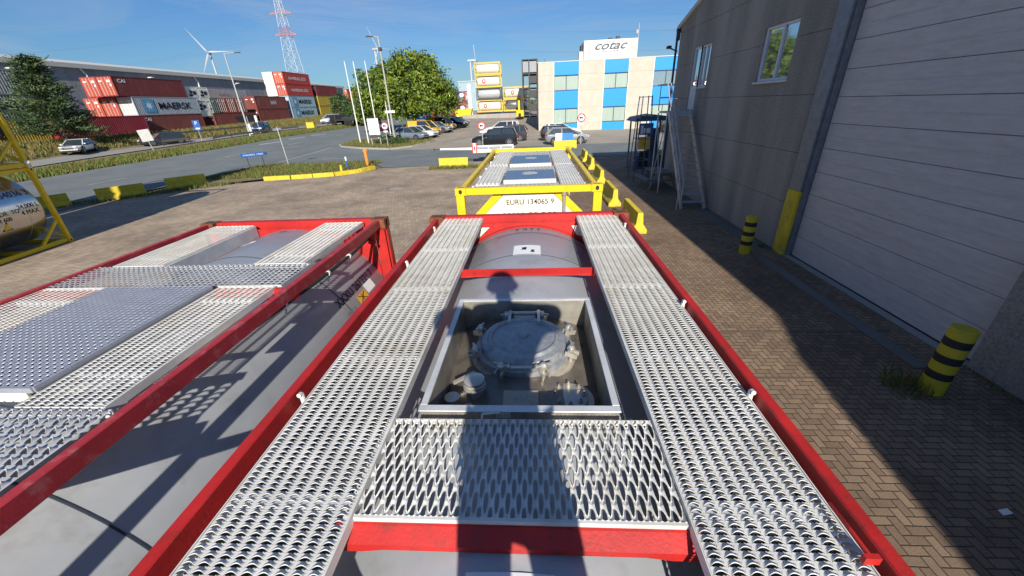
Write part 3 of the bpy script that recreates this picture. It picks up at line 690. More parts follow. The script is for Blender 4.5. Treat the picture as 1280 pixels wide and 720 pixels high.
def LY(y): return y-1.675
walkway(t,LX(-4.10),LX(-3.58),LY(3.2),LY(4.52),2.555)
m=MB(); m.bbox(LX(-3.574),LX(-3.56),LY(3.2),LY(4.52),2.40,2.545,.003); m.build('skirt_plate',GALVD,t)
walkway(t,LX(-2.66),LX(-2.17),LY(3.2),LY(4.55),2.555)
m=MB(); louvre(m,LX(-4.22),LX(-2.10),LY(2.72),LY(3.18),2.552,px=.05,py=.046,hgt=.014); side_channel(m,LX(-4.22),LX(-2.10),LY(2.72),LY(3.18),2.552); m.build('cross_grating',GALVD,t)
walkway(t,LX(-4.22),LX(-3.60),LY(1.32),LY(2.70),2.55)
o=walkway(t,LX(-2.62),LX(-2.14),LY(1.32),LY(2.70),2.55)
m=MB(); louvre(m,LX(-3.57),LX(-2.65),LY(1.43),LY(2.66),2.58,px=.047,py=.036,hgt=.007,a=.3); 
m.box(LX(-3.578),LX(-3.57),LY(1.43),LY(2.66),2.55,2.582); m.box(LX(-2.65),LX(-2.642),LY(1.43),LY(2.66),2.55,2.582); m.box(LX(-3.57),LX(-2.65),LY(1.42),LY(1.43),2.55,2.582); m.box(LX(-3.57),LX(-2.65),LY(2.66),LY(2.67),2.55,2.582); m.box(LX(-3.56),LX(-2.66),LY(1.44),LY(2.65),2.567,2.571)
m.build('hatch_cover',GALVB,t)
m=MB(); m.bbox(LX(-3.56),LX(-2.70),LY(1.42),LY(1.44),2.3,2.548,.004); m.bbox(LX(-3.56),LX(-2.70),LY(2.63),LY(2.65),2.3,2.548,.004); m.bbox(LX(-3.56),LX(-3.54),LY(1.46),LY(2.63),2.3,2.548,.004); m.bbox(LX(-2.72),LX(-2.70),LY(1.46),LY(2.63),2.3,2.548,.004); m.build('hatch_box',CREAM,t)
m=MB(); louvre(m,LX(-4.22),LX(-2.08),LY(.86),LY(1.30),2.55,px=.052,py=.055,hgt=.02,a=.36); m.box(LX(-4.22),LX(-2.08),LY(.85),LY(.86),2.50,2.552); m.box(LX(-4.22),LX(-2.08),LY(1.30),LY(1.306),2.50,2.552); m.build('cross_grating',GALVD,t)
# crossbar under the near grating and the stub beam
m=MB(); m.bbox(LX(-4.25),LX(-2.04),LY(.70),LY(.84),2.43,2.52,.006); m.bbox(LX(-4.25),LX(-1.96),LY(2.72)-.06,LY(2.72)-.01,2.44,2.54,.005); split_build(m,'cross_beam',RED,t)
m=MB(); m.prism([(LX(-1.98),LY(.56),2.45),(LX(-1.82),LY(.54),2.44),(LX(-1.79),LY(.57),2.44),(LX(-1.80),LY(.62),2.44),(LX(-1.98),LY(.65),2.45)],(0,0,.035)); m.build('rail_bracket',RED,t)
# drain pipe below the rail, with clips
m=MB(); pts=[(LX(-2.16),LY(2.4),2.36),(LX(-2.13),LY(3.3),2.34),(LX(-2.10),LY(4.0),2.35),(LX(-2.06),LY(4.4),2.40)]; m.path(pts,.018,10); pp=m.build('drain_pipe',BLACK,t,True)
for p in((LX(-2.15),LY(2.75),2.35),(LX(-2.125),LY(3.45),2.34),(LX(-2.105),LY(3.9),2.35)): m=MB(); m.lathe([(.02,-.012),(.026,-.012),(.026,.012),(.02,.012)],p,16,'y'); m.bar((p[0],p[1],p[2]-.02),(p[0]-.02,p[1],p[2]-.10),.012); m.build('pipe_clip',WHITE,pp)
m=MB(); m.bbox(LX(-2.10),LX(-1.99),LY(4.38),LY(4.5),2.36,2.46,.008); m.tube((LX(-2.05),LY(4.35),2.36),(LX(-2.0),LY(4.42),2.3),.02); m.build('pipe_bracket',RED,t)
# aluminium side tray under the deck edge
m=MB(); m.box(LX(-2.12),LX(-2.03),LY(1.75),LY(2.35),2.44,2.447); m.build('cable_tray',CREAM,t)
m=MB(); 
for k in range(9): m.box(LX(-2.12),LX(-2.03),LY(2.36)+k*.03,LY(2.375)+k*.03,2.44,2.447)
split_build(m,'drain_grille',BINK,t)
# writing on the shell
def leftsurf(ang0,rad=RS+.004):
    return lambda y,a: (math.sin(a)*rad, y, CZ+math.cos(a)*rad)
def onshell(y0,a0,rad=RS+.004): # text x -> along +Y, text y -> up the shell
    return lambda x,y:(math.sin(a0-y/RS)*rad,LY(y0)+x,CZ+math.cos(a0-y/RS)*rad)
lettering('XXXU 261221 7',onshell(3.92,R(56.8)),INK,tk,size=.13,width=.93,offset=.012)
lettering('22K 6',onshell(3.58,R(65.2)),GLETT,tk,size=.09,width=.2)
m=MB(); f=onshell(3.90,R(64.0)); m.add([f(a,b) for a,b in((-.11,-.05),(.12,-.05),(.12,.06),(-.11,.06))],[(0,1,2,3)]); m.build('orange_sticker',STICK,tk)
m=MB(); f=onshell(3.90,R(64.0),RS+.007)
for a,b,c,d in((-.08,-.04,.08,.05),(-.08,.05,.08,-.04),(0,-.045,0,.05)):
    p=Vector((a,b));q=Vector((c,d));dd=(q-p).normalized();nn=Vector((-dd.y,dd.x))*.005; m.add([f(*(p+nn)),f(*(p-nn)),f(*(q-nn)),f(*(q+nn))],[(0,1,2,3)])
m.build('sticker_symbol',INK,tk)
m=MB(); f=onshell(4.16,R(61.5)); m.add([f(a,b) for a,b in((-.12,-.07),(.10,-.07),(.10,.08),(-.12,.08))],[(0,1,2,3)]); m.build('white_label',PAPER,tk)
m=MB(); V=[]; n=20
cx,cy=LX(-3.42),LY(4.12)
V=[(cx+.10*math.cos(2*PI*k/n),cy+.075*math.sin(2*PI*k/n)) for k in range(n)]
m.add([(x,y,CZ+math.sqrt((RS+.003)**2-x*x)) for x,y in V],[tuple(range(n))]); m.build('round_label',PAPER,tk)
lettering('46',lambda a,b:(cx-a,cy-b,CZ+math.sqrt((RS+.006)**2-(cx-a)**2)),GLETT,tk,size=.07)
lettering('22K',lambda a,b:(LX(-3.18)-a,LY(4.45)-b,CZ+math.sqrt((RS+.004)**2-(LX(-3.18)-a)**2)),INK,tk,size=.07)

# ================================================================== YELLOW TANK CONTAINER
YC=(-.12,6.34+3.029,0)
t=thing('tank_container','yellow framed tank container with blue grey hatch lids and a cream number plate','tank container',YC,0)
frame(t,YEL,rusty=False,rail=.08); tk=tank(t,CREAM,L=5.5,r=1.05,cz=1.3)
z=2.50
def ribs(name,x0,x1,y0,y1,n,mat=GALVD,h=.03,fill=.5):
    m=MB(); m.box(x0,x1,y0,y1,z-.03,z)
    for i in range(n):
        a=x0+(x1-x0)*(i+.25)/n; b=a+(x1-x0)*fill/n; m.bbox(a,b,y0+.01,y1-.01,z,z+h,.008)
    for k in range(int((y1-y0)/.12)):
        pass
    return m.build(name,mat,t)
def YY(y): return y-YC[1]
ribs('walkway',-.98,-.53,YY(7.0),YY(9.3),6,GALV); ribs('walkway',-.98,-.53,YY(9.42),YY(12.25),6,GALV)
ribs('walkway',.57,1.0,YY(6.65),YY(9.3),9,GALV,.014,.4); ribs('walkway',.57,1.0,YY(9.36),YY(12.25),9,GALV,.014,.4)
for a,b in((6.5,7.15),(8.34,9.2),(10.85,12.25)):
    m=MB(); louvre(m,-1.0,.55,YY(a),YY(b),z-.01,px=.08,py=.06,hgt=.012,seg=4); m.box(-1.0,.55,YY(a),YY(b),z-.05,z-.045); m.build('cross_grating',GALVD,t)
m=MB(); m.box(-.5,.54,YY(6.95),YY(11.3),z-.08,z-.07); m.build('deck_plate',GALVD,t)
LIDB=pm('blue_grey_lid',(.12,.19,.3),.45,var=.1,scale=5); PALE=pm('dried_puddle_stain',(.42,.46,.47),.8,var=.1,scale=12)
for y0,y1 in((7.22,8.3),(9.28,10.8)):
    m=MB(); m.bbox(-.47,.50,YY(y0),YY(y1),z-.04,z+.05,.01); l=m.build('hatch_lid',LIDB,t)
    m=MB(); m.bbox(-.47,.50,YY(y0)-.03,YY(y0)-.004,z-.04,z+.045,.006); m.build('lid_edge',CREAM,l)
    m=MB(); V=[(.02+.16*math.cos(2*PI*k/18)*random.uniform(.8,1.15),YY(y0)+(y1-y0)*.6+.2*math.sin(2*PI*k/18)*random.uniform(.8,1.1),z+.053) for k in range(18)]; m.add(V,[tuple(range(18))]); m.build('lid_stain',PALE,l)
lettering('EURU 134065 9',lambda x,y:(.02+x,YY(6.54)+y*.9,z+.012),INK,t,size=.16,width=1.15)
m=MB()
for sx in(-1,1):
    for yy in(7.2,8.3,9.4,10.5,11.6): m.bar((sx*1.045,YY(yy),2.36),(sx*1.045,YY(yy)+.0,2.46),.04,.03)
split_build(m,'rail_bracket',WHITE,t)
# number board at the near end
yb=YY(6.43)
m=MB(); m.prism([(-.74,yb,1.75),(.74,yb,1.75),(.74,yb,2.12),(.40,yb,2.455),(-.40,yb,2.455),(-.74,yb,2.12)],(0,.02,0)); m.build('number_board',CREAM,t)
m=MB()
for sx in(-1,1):
    P=[(sx*.41,yb-.004,2.46),(sx*.58,yb-.004,2.46),(sx*1.02,yb-.004,2.02),(sx*1.02,yb-.004,1.8),(sx*.745,yb-.004,2.12)]
    m.prism(P,(0,.03,0))
split_build(m,'end_gusset',YEL,t)
lettering('EURU 134065 9',lambda x,y:(.03+x,yb-.006,2.315+y),INK,t,size=.125,width=.80,offset=.008)
lettering('MAX GROSS',lambda x,y:(.02+x,yb-.006,2.09+y),INK,t,size=.12,width=.9,offset=.01)
m=MB(); m.tube((.60,yb-.04,1.6),(.60,yb-.04,2.46),.028,n=12); m.tube((.60,yb-.04,2.42),(.60,yb-.04,2.5),.04,n=12); m.build('vent_pipe',STEELB,t,True)

# ================================================================== STAINLESS TANKS IN YELLOW FRAMES (left)
def steel_tank(loc,rz,label,lid=True,group='stainless tanks stacked in yellow frames'):
    t=thing('tank_container',label,'tank container',loc,rz,group)
    frame(t,YEL,ht=2.591,rusty=False,rail=.1); tk=tank(t,STAINL,L=5.88,r=1.15,cz=1.33,dome=.3,bands=(-2.2,-.6,1.1,2.2),seam=STEELB)
    # blue sloping strip and writing on the right-hand flank
    f=lambda y0,a0: (lambda x,y:(math.sin(a0-y/1.13)*1.156,y0+x,1.33+math.cos(a0-y/1.13)*1.156))
    lettering('EURU 134036 3',f(1.75,R(62)),INK,tk,size=.26,width=1.75)
    lettering('22K2',f(1.15,R(73)),BINK,tk,size=.24)
    lettering('RID/ADR  TO',f(1.45,R(88)),INK,tk,size=.18)
    lettering('AAR 600',f(1.35,R(97)),INK,tk,size=.17)
    lettering('24.000 L\n4 MAX.',f(2.3,R(88)),INK,tk,size=.19)
    m=MB(); g=f(1.45,R(108)); m.add([g(a,b) for a,b in((-.16,-.12),(.16,-.12),(0,.17))],[(0,1,2)]); w=m.build('warning_triangle',INK,tk)
    m=MB(); g=lambda x,y:(math.sin(R(108)-y/1.13)*1.159,1.45+x,1.33+math.cos(R(108)-y/1.13)*1.159); m.add([g(a,b) for a,b in((-.115,-.095),(.115,-.095),(0,.12))],[(0,1,2)]); m.build('triangle_face',YEL,w)
    m=MB(); g=f(.98,R(80)); m.add([g(a,b) for a,b in((-.07,-.06),(.07,-.06),(.07,.06),(-.07,.06))],[(0,1,2,3)]); m.build('yellow_sticker',YEL,tk)
    return t
arz=R(9.5)
cx,cy=-16.82,12.38   # near right corner of the stack
def corner_to_centre(cx,cy,rz):
    c,s=math.cos(rz),math.sin(rz); lx,ly=-1.219,-3.029; return cx+c*lx-s*ly, cy+s*lx+c*ly
X0,Y0=corner_to_centre(cx,cy,arz)
st=steel_tank((X0,Y0,0),arz,'polished steel tank in a yellow frame, bottom of the stack at the left edge')
dup(st,(X0,Y0,2.60),arz,'polished steel tank in a yellow frame, second up in the stack at the left edge')
c,s=math.cos(arz),math.sin(arz)
for k in range(3):  # unseen stack added to shade the barriers by the street
    dup(st,(X0-5.2*c-s*.3,Y0-5.2*s+c*.3,2.60*k),arz,'added unseen steel tank casting shade, level %s of the three high stack'%['one','two','three'][k])
for k in range(4):  # taller unseen stack, added to carry the ground shadow further
    dup(st,(X0-2.5*c-s*-.2,Y0-2.5*s+c*-.2,2.60*k),arz,'added unseen steel tank casting shade, level %s of the tall stack'%['one','two','three','four'][k])
m=MB(); m.tube((0,0,0),(0,0,.16),.05,n=8); m.tube((0,0,.16),(.05,-.05,.2),.06,n=8)
o=m.build('twist_lock',WHITE,st); o.location=(1.2,2.95,2.56)

# ================================================================== GARAGE BUILDING (right)
WX=6.4
t=thing('garage_building','rough cast grey workshop with a huge pale blue sectional door on the right','building',(WX,7.2,0))

def bands():
    m=MB(); zs=[0,1.245,1.255,2.445,2.455,3.715,3.725,4.985,4.995,6.25,6.26]
    rects=[]
    ops=[(4.95,9.55,-1,6.0),(11.33,12.86,4.08,5.40),(16.42,17.32,4.10,5.50),(17.32,18.1,3.30,5.52)]
    for k in range(0,len(zs)-1,2):
        z0,z1=zs[k],zs[k+1]
        # split the band wherever an opening starts or ends
        cuts=sorted({z0,z1}|{c for o in ops for c in(o[2],o[3]) if z0<c<z1})
        for a,b in zip(cuts,cuts[1:]):
            y=-5.6; zm=(a+b)/2
            for o in sorted(ops):
                if o[2]<zm<o[3]: rects.append((y,o[0],a,b)); y=o[1]
            rects.append((y,20.0,a,b))
    for y0,y1,a,b in rects: m.box(0,.22,y0-7.2,y1-7.2,a,b)
    # gable top
    V=[(0,-12.8,6.26),(0,12.8,6.26),(0,12.8,6.45),(0,7.3,7.83),(0,-12.8,6.5)]
    m.prism(V,(.22,0,0)); m.build('wall',STUCCO,t)
    m=MB(); # dark backing seen in the joints, and the rest of the hall
    for (a,b,c,d) in((-12.79,-2.25,0,6.45),(2.35,12.79,0,4.08)): m.box(.225,.26,a,b,c,d)
    m.build('wall_core',DARK,t)
    m=MB(); m.box(.3,16,12.5,12.8,0,6.4); m.box(.3,16,-12.8,-12.5,0,6.4); m.box(15.8,16,-12.4,12.4,0,6.4); split_build(m,'side_wall',STUCCO,t)
    m=MB()
    m.prism([(-.1,13.05,6.40),(-.1,7.3,7.84),(-.1,-13.05,6.49),(-.1,-13.05,6.65),(-.1,7.3,8.0),(-.1,13.05,6.56)],(16.3,0,0))
    r=m.build('roof',ROOFM,t)
    m=MB()
    m.tube((-.12,12.98,6.40),(16,12.98,6.40),.09,n=10); m.build('gutter',DARK,r)
bands()
m=MB(); m.tube((-.1,12.9,6.35),(-.07,12.86,.1),.05,n=10); m.bbox(-.16,-.02,12.75,12.9,6.0,6.35,.02); m.build('downpipe',DARK,t,True)
m=MB(); m.bar((-.35,12.95,5.75),(-.02,12.9,5.6),.05); m.bbox(-.5,-.3,12.85,13.0,5.72,5.84,.02); m.build('security_camera',DARK,t)
# sectional door
m=MB(); 
for k in range(12):
    z0=.04+.52*k-.02; z1=z0+.512
    m.bbox(.15,.19,-2.22,2.33,z0,z1,.006)
    m.box(.143,.152,-2.22,2.33,z0+.25,z0+.262)
dd=m.build('sectional_door',DOORM,t)
m=MB(); m.box(.19,.2,-2.25,2.35,0,6.2); m.box(.12,.19,-2.22,2.33,0,.035); m.build('rubber_seal',BLACK,dd)
m=MB()
m.bbox(-.06,.1,2.37,2.80,1.62,6.3,.01); m.bbox(.0,.16,2.345,2.37,0,6.3,.004); m.build('door_column',GALVP,t)
m=MB(); m.bbox(-.07,.1,2.365,2.81,0,1.62,.01); m.build('painted_column_base',YELC,t)
m=MB(); m.bbox(-.012,.1,-2.6,-2.25,0,6.3,.01); m.build('door_column',STUCCO,t)
m=MB(); m.bbox(.0,.1,-2.6,2.8,6.3,6.6,.01); m.build('door_lintel',GALVP,t)
m=MB(); m.box(-.04,.25,-2.24,2.36,.0,.02); m.build('threshold',CONC,t)
def window(y0,y1,z0,z1,mull,name='window'):
    m=MB(); f=.07
    m.bbox(.04,.12,y0-7.2,y1-7.2,z1-f,z1,.006); m.bbox(.04,.12,y0-7.2,y1-7.2,z0,z0+f,.006)
    for y in(y0,y1-f)+tuple(mull): m.bbox(.04,.118,y-7.2,y+f-7.2,z0+f,z1-f,.006)
    w=m.build(name,WINFR,t); m=MB(); m.box(.085,.09,y0-7.2+.02,y1-7.2-.02,z0+.02,z1-.02); m.build('pane',GLASSM,w)
    m=MB(); m.bbox(-.06,.1,y0-7.25,y1-7.15,z0-.05,z0-.003,.006); m.build('sill',WINFR,w)
    return w
GLASSM=pm('window_glass',(.55,.6,.66),.04,metal=.85,var=.05)
[n for n in GLASSM.node_tree.nodes if n.type=='MAP_RANGE'][-1].inputs[4].default_value=.03
window(11.33,12.86,4.08,5.40,(12.0,))
window(16.42,17.30,4.10,5.50,(16.85,))
m=MB(); m.bbox(.04,.12,10.13,10.9,3.30,4.15,.006); 
for k in range(8): m.bbox(.03,.045,10.2,10.83,3.38+k*.09,3.44+k*.09,.004)
for y in(10.13,10.82): m.bbox(.04,.12,y,y+.08,4.15,5.52,.006)
m.bbox(.04,.12,10.21,10.82,5.44,5.52,.006); d=m.build('upper_door',WINFR,t)
m=MB(); m.box(.085,.09,10.2,10.83,4.14,5.45); m.build('pane',GLASSM,d)
m=MB(); m.tube((.0,10.25,4.3),(.0,10.25,4.5),.015); m.build('handle',STEELB,d)

# unseen mass added behind the camera, shaped to cast the shade on the paving
t=thing('shadow_caster','unseen shadow casting mass added behind the photographer','building',(6,-5,0))
m=MB(); m.prism([(-1.0,-3,0),(-1.0,-3,4.6),(-.87,-3,5.4),(0.0,-3,7.1),(.9,-3,8.2),(4,-3,8.2),(4,-3,0)],(.56,-4,0)); m.build('wall',STUCCO,t)
m=MB(); m.prism([(.95,-2.95,8.21),(4.1,-2.95,8.21),(4.1,-2.95,8.35),(.95,-2.95,8.35)],(.56,-4.1,0)); m.build('roof',ROOFM,t)

# ---- steel stairs to the upper door
t=thing('steel_staircase','steep galvanised steel stairs climbing the grey wall to the upper door','stairs',(5.83,14.4,0))
m=MB(); n=13; xa,xb=-.43,.40; rise=3.27/n; run=2.75/n
for x in(xa,xb): m.bar((x,-.1,.02),(x,2.75,3.27),.03,.2)
split_build(m,'stringer',STAIRM,t)
for k in range(n-1):
    m=MB(); m.bbox(xa+.02,xb-.02,(k+.2)*run,(k+.2)*run+.24,(k+1)*rise-.03,(k+1)*rise,.004); m.build('tread',STAIRM,t)
m=MB(); m.bbox(xa,xb,2.75,4.05,3.20,3.27,.006); m.box(xa,xb,2.75,2.8,3.1,3.2); m.build('landing',STAIRM,t)
m=MB()
for off in(0.0,.13):
    x=xa-.03-off
    m.path([(x,-.05,.0),(x,-.05,1.0),(x,2.75,4.27),(x,4.05,4.27)],.022,8)
for h in(.5,): m.path([(xa-.03,-.05,h),(xa-.03,2.75,3.27+h),(xa-.03,4.05,3.27+h)],.015,8)
for y,z0 in((.7,.8),(1.4,1.65),(2.1,2.5),(2.75,3.27),(4.05,3.27)): m.tube((xa-.03,y,z0),(xa-.03,y,z0+1.0),.02,n=8)
m.path([(xa,4.05,4.27),(xb,4.05,4.27)],.02,8); m.path([(xa,4.05,3.8),(xb,4.05,3.8)],.015,8)
m.build('handrail',STAIRM,t,True)
m=MB()
for x in(xa-.03,):
    m.tube((x,4.0,0),(x,4.0,3.2),.03,n=8); m.tube((x,2.8,0),(x,2.8,3.2),.03,n=8); m.bar((x,2.8,.3),(x,4.0,3.0),.03); m.bar((x,2.8,3.0),(x,4.0,.3),.03)
m.build('landing_support',STAIRM,t)

# ---- tall steel access frame beyond the stairs
t=thing('access_tower','tall slim dark blue steel frame standing just past the stairs','scaffold',(5.35,20.6,0))
BSTEEL=pm('blue_grey_steel',(.06,.1,.17),.5,var=.15)
m=MB()
for x,y in((-.5,-.6),(.45,-.6),(-.5,.6),(.45,.6)): m.tube((x*.8,y,0),(x*.45,y*.55,3.9),.025,n=8)
split_build(m,'upright',BSTEEL,t,True)
m=MB()
for z in(1.0,2.0,3.0,3.85):
    k=(1-.45*z/3.9)*.8; a,b,c,d=(-.5*k,-.6*k,z),(.45*k,-.6*k,z),(.45*k,.6*k,z),(-.5*k,.6*k,z); m.path([a,b,c,d,a],.018,6)
split_build(m,'cross_bar',BSTEEL,t,True)
# ---- small notice shelter
t=thing('notice_shelter','small dark blue glazed shelter with blue and orange notices beside the stairs','shelter',(6.55,24.0,0))
m=MB(); 
for x,y in((-.85,-.8),(.85,-.8),(-.85,.8),(.85,.8)): m.bbox(x-.04,x+.04,y-.04,y+.04,0,2.65,.006)
for z in(.95,2.0): m.box(-.83,.83,-.82,-.79,z,z+.04)
m.build('frame',BSTEEL,t)
m=MB(); m.prism([(-1.1,-1.05,2.66),(1.1,-1.05,2.66),(.9,-1.05,2.85),(0,-1.05,2.98),(-.9,-1.05,2.85)],(0,2.1,0)); m.build('roof',BSTEEL,t)
m=MB(); m.box(-.81,.81,-.79,-.77,.1,.85); m.box(-.86,-.84,-.75,.75,.1,.85); m.box(.1,.75,.3,.7,.1,2.2); m.build('panel',BSTEEL,t)
m=MB(); m.bbox(-.72,.02,-.86,-.83,1.95,2.55,.004); n=m.build('notice_board',SIGNB,t)
m=MB(); m.box(-.5,-.1,-.866,-.862,2.05,2.3); m.box(-.66,-.52,-.866,-.862,2.0,2.45); m.build('notice_paper',PAPER,n)
m=MB(); m.bbox(-.72,-.05,-.86,-.83,1.2,1.85,.004); n=m.build('notice_board',pm('orange_board',(.8,.45,.08),.5),t)
m=MB(); m.box(-.5,-.3,-.866,-.862,1.3,1.7); m.box(-.6,-.2,-.866,-.862,1.45,1.5); m.build('notice_print',YEL,n)
m=MB(); m.box(-.6,-.1,-.84,-.80,.25,1.1); m.build('bin_panel',BLACK,t)
# ---- picnic table
t=thing('picnic_table','weathered grey wooden picnic table in the shade of the building','picnic table',(5.75,18.7,0),R(4))
m=MB()
for k in range(5): m.bbox(-.38+k*.155,-.24+k*.155,-.9,.9,.72,.76,.006)
m.build('table_top',WOODG,t)
for sx in(-1,1):
    m=MB()
    for k in(0,1): a=sx*(.62+.14*k); m.bbox(a-.065,a+.065,-.9,.9,.43,.47,.006)
    m.build('bench_seat',WOODG,t)
for y in(-.65,.65):
    m=MB(); m.bar((-.62,y,.0),(-.25,y,.72),.04,.1,(0,1,0)); m.bar((.62,y,0),(.25,y,.72),.04,.1,(0,1,0)); m.bar((-.8,y+.04,.38),(.8,y+.04,.38),.04,.1,(0,1,0)); m.bar((-.36,y-.04,.66),(.36,y-.04,.66),.04,.1); m.build('leg_frame',WOODG,t)

# ---- bollards
BY=pm('bollard_yellow',(.5,.42,.02),.6,var=.15,scale=6,dirt=(.1,.11,.03),damt=.5,dscale=6,bump=.001,bscale=50)
def bollard(loc,label,tilt):
    t=thing('bollard',label,'bollard',loc,0,'striped bollards guarding the big door'); t.rotation_euler=tilt
    m=MB(); m.lathe([(.135,0),(.135,.98),(.128,1.0),(.001,1.005)],n=32); b=m.build('post',BY,t,True)
    for z in(.30,.55,.80):
        m=MB(); m.lathe([(.1355,z-.055),(.1375,z-.055),(.1375,z+.055),(.1355,z+.055)],n=32); m.build('black_band',BLACK,t,True)
bollard((5.42,4.42,0),'yellow and black striped bollard nearest the camera, with weeds at its foot',(0,R(1.5),0))
bollard((5.50,9.78,0),'yellow and black striped bollard beside the yellow door column base',(0,0,0))
def tuft(name,c,rad,n,h,mats,label,cat='weeds',base=None,kind='stuff'):
    m=MB()
    for _ in range(n):
        a=random.uniform(0,2*PI); r=rad*math.sqrt(random.random()); x=c[0]+r*math.cos(a);y=c[1]+r*math.sin(a); z=base(x,y) if base else c[2]
        hh=h*random.uniform(.4,1); dx=random.uniform(-.6,.6)*hh; dy=random.uniform(-.6,.6)*hh; w=random.uniform(.004,.009); b=random.uniform(0,PI); wx,wy=math.cos(b)*w,math.sin(b)*w
        m.add([(x-wx,y-wy,z),(x+wx,y+wy,z),(x+dx*.4+wx*.7,y+dy*.4+wy*.7,z+hh*.65),(x+dx*.4-wx*.7,y+dy*.4-wy*.7,z+hh*.65),(x+dx,y+dy,z+hh)],[(0,1,2,3),(3,2,4)],random.randrange(len(mats)))
    o=m.build(name,mats); return tag(o,label,cat,None,kind)
tuft('weeds',(5.15,4.5,0),.28,170,.28,GRASSG,'dry weeds growing at the foot of the nearest striped bollard')
tuft('weeds',(6.2,10.2,0),.12,60,.12,GRASSG,'small weeds in the joint under the yellow column base')
def f_wall():
    y=random.choice((random.uniform(9.9,14.5),random.uniform(2.6,4.9),random.uniform(14.5,19))); return 6.36-abs(random.gauss(0,.10)),y
m=MB()
for _ in range(900):
    x,y=f_wall(); hh=random.uniform(.02,.09); b=random.uniform(0,PI); wx,wy=math.cos(b)*.006,math.sin(b)*.006
    m.add([(x-wx,y-wy,0),(x+wx,y+wy,0),(x+random.uniform(-.03,.03),y+random.uniform(-.03,.03),hh)],[(0,1,2)],random.choice((0,1,1,2)))
tag(m.build('wall_foot_weeds',GRASSG),'sparse dry weeds along the foot of the grey building wall','weeds',None,'stuff')
m=MB()
for _ in range(420):
    x=random.gauss(5.3,.7); y=random.choice((random.gauss(12.8,1.2),random.gauss(4.3,.5),random.gauss(9.9,.4))); r=random.uniform(.006,.022); a=random.uniform(0,PI)
    if x>6.3: continue
    m.add([(x+r*math.cos(a+k*2.1)*random.uniform(.5,1.4),y+r*math.sin(a+k*2.1)*random.uniform(.5,1.4),.004) for k in range(3)]+[(x,y,.004+r*.6)],[(0,1,3),(1,2,3),(2,0,3)],random.randrange(2))
tag(m.build('leaf_litter',[pm('dry_leaf',(.3,.22,.12),.8),pm('grit',(.35,.33,.3),.9)]),'fine grit and dry leaves scattered on the shaded pavers','litter',None,'stuff')
m=MB(); m.add([(0,0,.012),(.09,.01,.03),(.1,.07,.02),(.01,.06,.008)],[(0,1,2,3)]); m.prism([(0,0,.01),(.09,.01,.028),(.1,.07,.018),(.01,.06,.006)],(0,0,.003)); o=m.build('litter',PAPER); o.location=(4.5,2.6,0); tag(o,'scrap of white paper lying on the shaded pavers','litter')
m=MB(); m.box(-.32,.32,-.22,.22,.002,.008); o=m.build('cover_plate',CONC); o.location=(-7.4,20.3,0); tag(o,'pale rectangular cover plate set in the brick paving','cover plate')
# dark tar strips crossing the paving
m=MB()
for (a,b,c,d) in((1.6,5.9,6.1,.05),(1.6,4.65,5.6,.04),(2.0,8.2,6.2,.03),(2.0,12.4,6.1,.03),(2.2,17.5,6.2,.04)): m.box(a,c,b,b+d,.003,.006)
tag(m.build('paving_stains',asphalt_mat('oil_stain',(.13,.1,.075))),kind='structure')

# ---- yellow concrete barriers
def barrier(loc,rz,label,L=2.0,h=.66,proto=[]):
    if not proto:
        t=thing('concrete_barrier',label,'barrier',loc,rz,'yellow concrete barriers')
        m=MB(); V=[(-.24,0),(-.24,.12),(-.11,.3),(-.075,h),(.075,h),(.11,.3),(.24,.12),(.24,0)]
        m.prism([(x,-L/2,z) for x,z in V],(0,L,0)); m.build('barrier_body',YELC,t)
        m=MB()
        for y in(-.6,.6): m.prism([(-.245,y-.14,0),(-.245,y-.14,.07),(-.245,y+.14,.07),(-.245,y+.14,0)],(.49,0,0))
        split_build(m,'fork_slot',DARK,t); proto.append(t); return t
    return dup(proto[0],loc,rz,label)
for k,(x,y) in enumerate(((3.2,12.6),(3.12,16.1),(3.35,20.8),(3.5,25.3),(3.55,28.8))):
    barrier((x,y,0),0,'yellow concrete barrier right of the yellow tank container, %s in its row from the camera'%['first','second','third','fourth','last'][k])
barrier((-5.6,27.15,0),R(92),'yellow concrete barrier with flaking paint beside the white trailer')
barrier((-22.9,20.1,0),R(-38),'yellow concrete barrier by the street, in the middle of the shaded three')
barrier((-21.6,23.0,0),R(-38),'yellow concrete barrier by the street, rightmost of the shaded three')
barrier((-24.6,17.6,0),R(-30),'yellow concrete barrier by the street, nearest the polished steel tanks')
barrier((2.75,36.6,.02),R(90),'yellow concrete barrier in front of the silver car')
barrier((9.0,27.3,0),R(90),'yellow concrete barrier in the shade behind the notice shelter')
m=MB(); m.bbox(-.7,-.1,-.04,.04,.5,1.25,.01); o=thing('roadside_board','blue and white board standing between the yellow barrier and the silver car','sign board',(2.6,37.3,0))
m.build('white_panel',PAPER,o); m=MB(); m.bbox(-.09,.9,-.04,.04,.5,1.25,.01); m.build('blue_panel',pm('board_blue',(.03,.22,.6),.5),o); m=MB(); 
for x in(-.6,.8): m.bar((x,.02,0),(x,.02,.6),.05)
split_build(m,'leg',POLE,o)

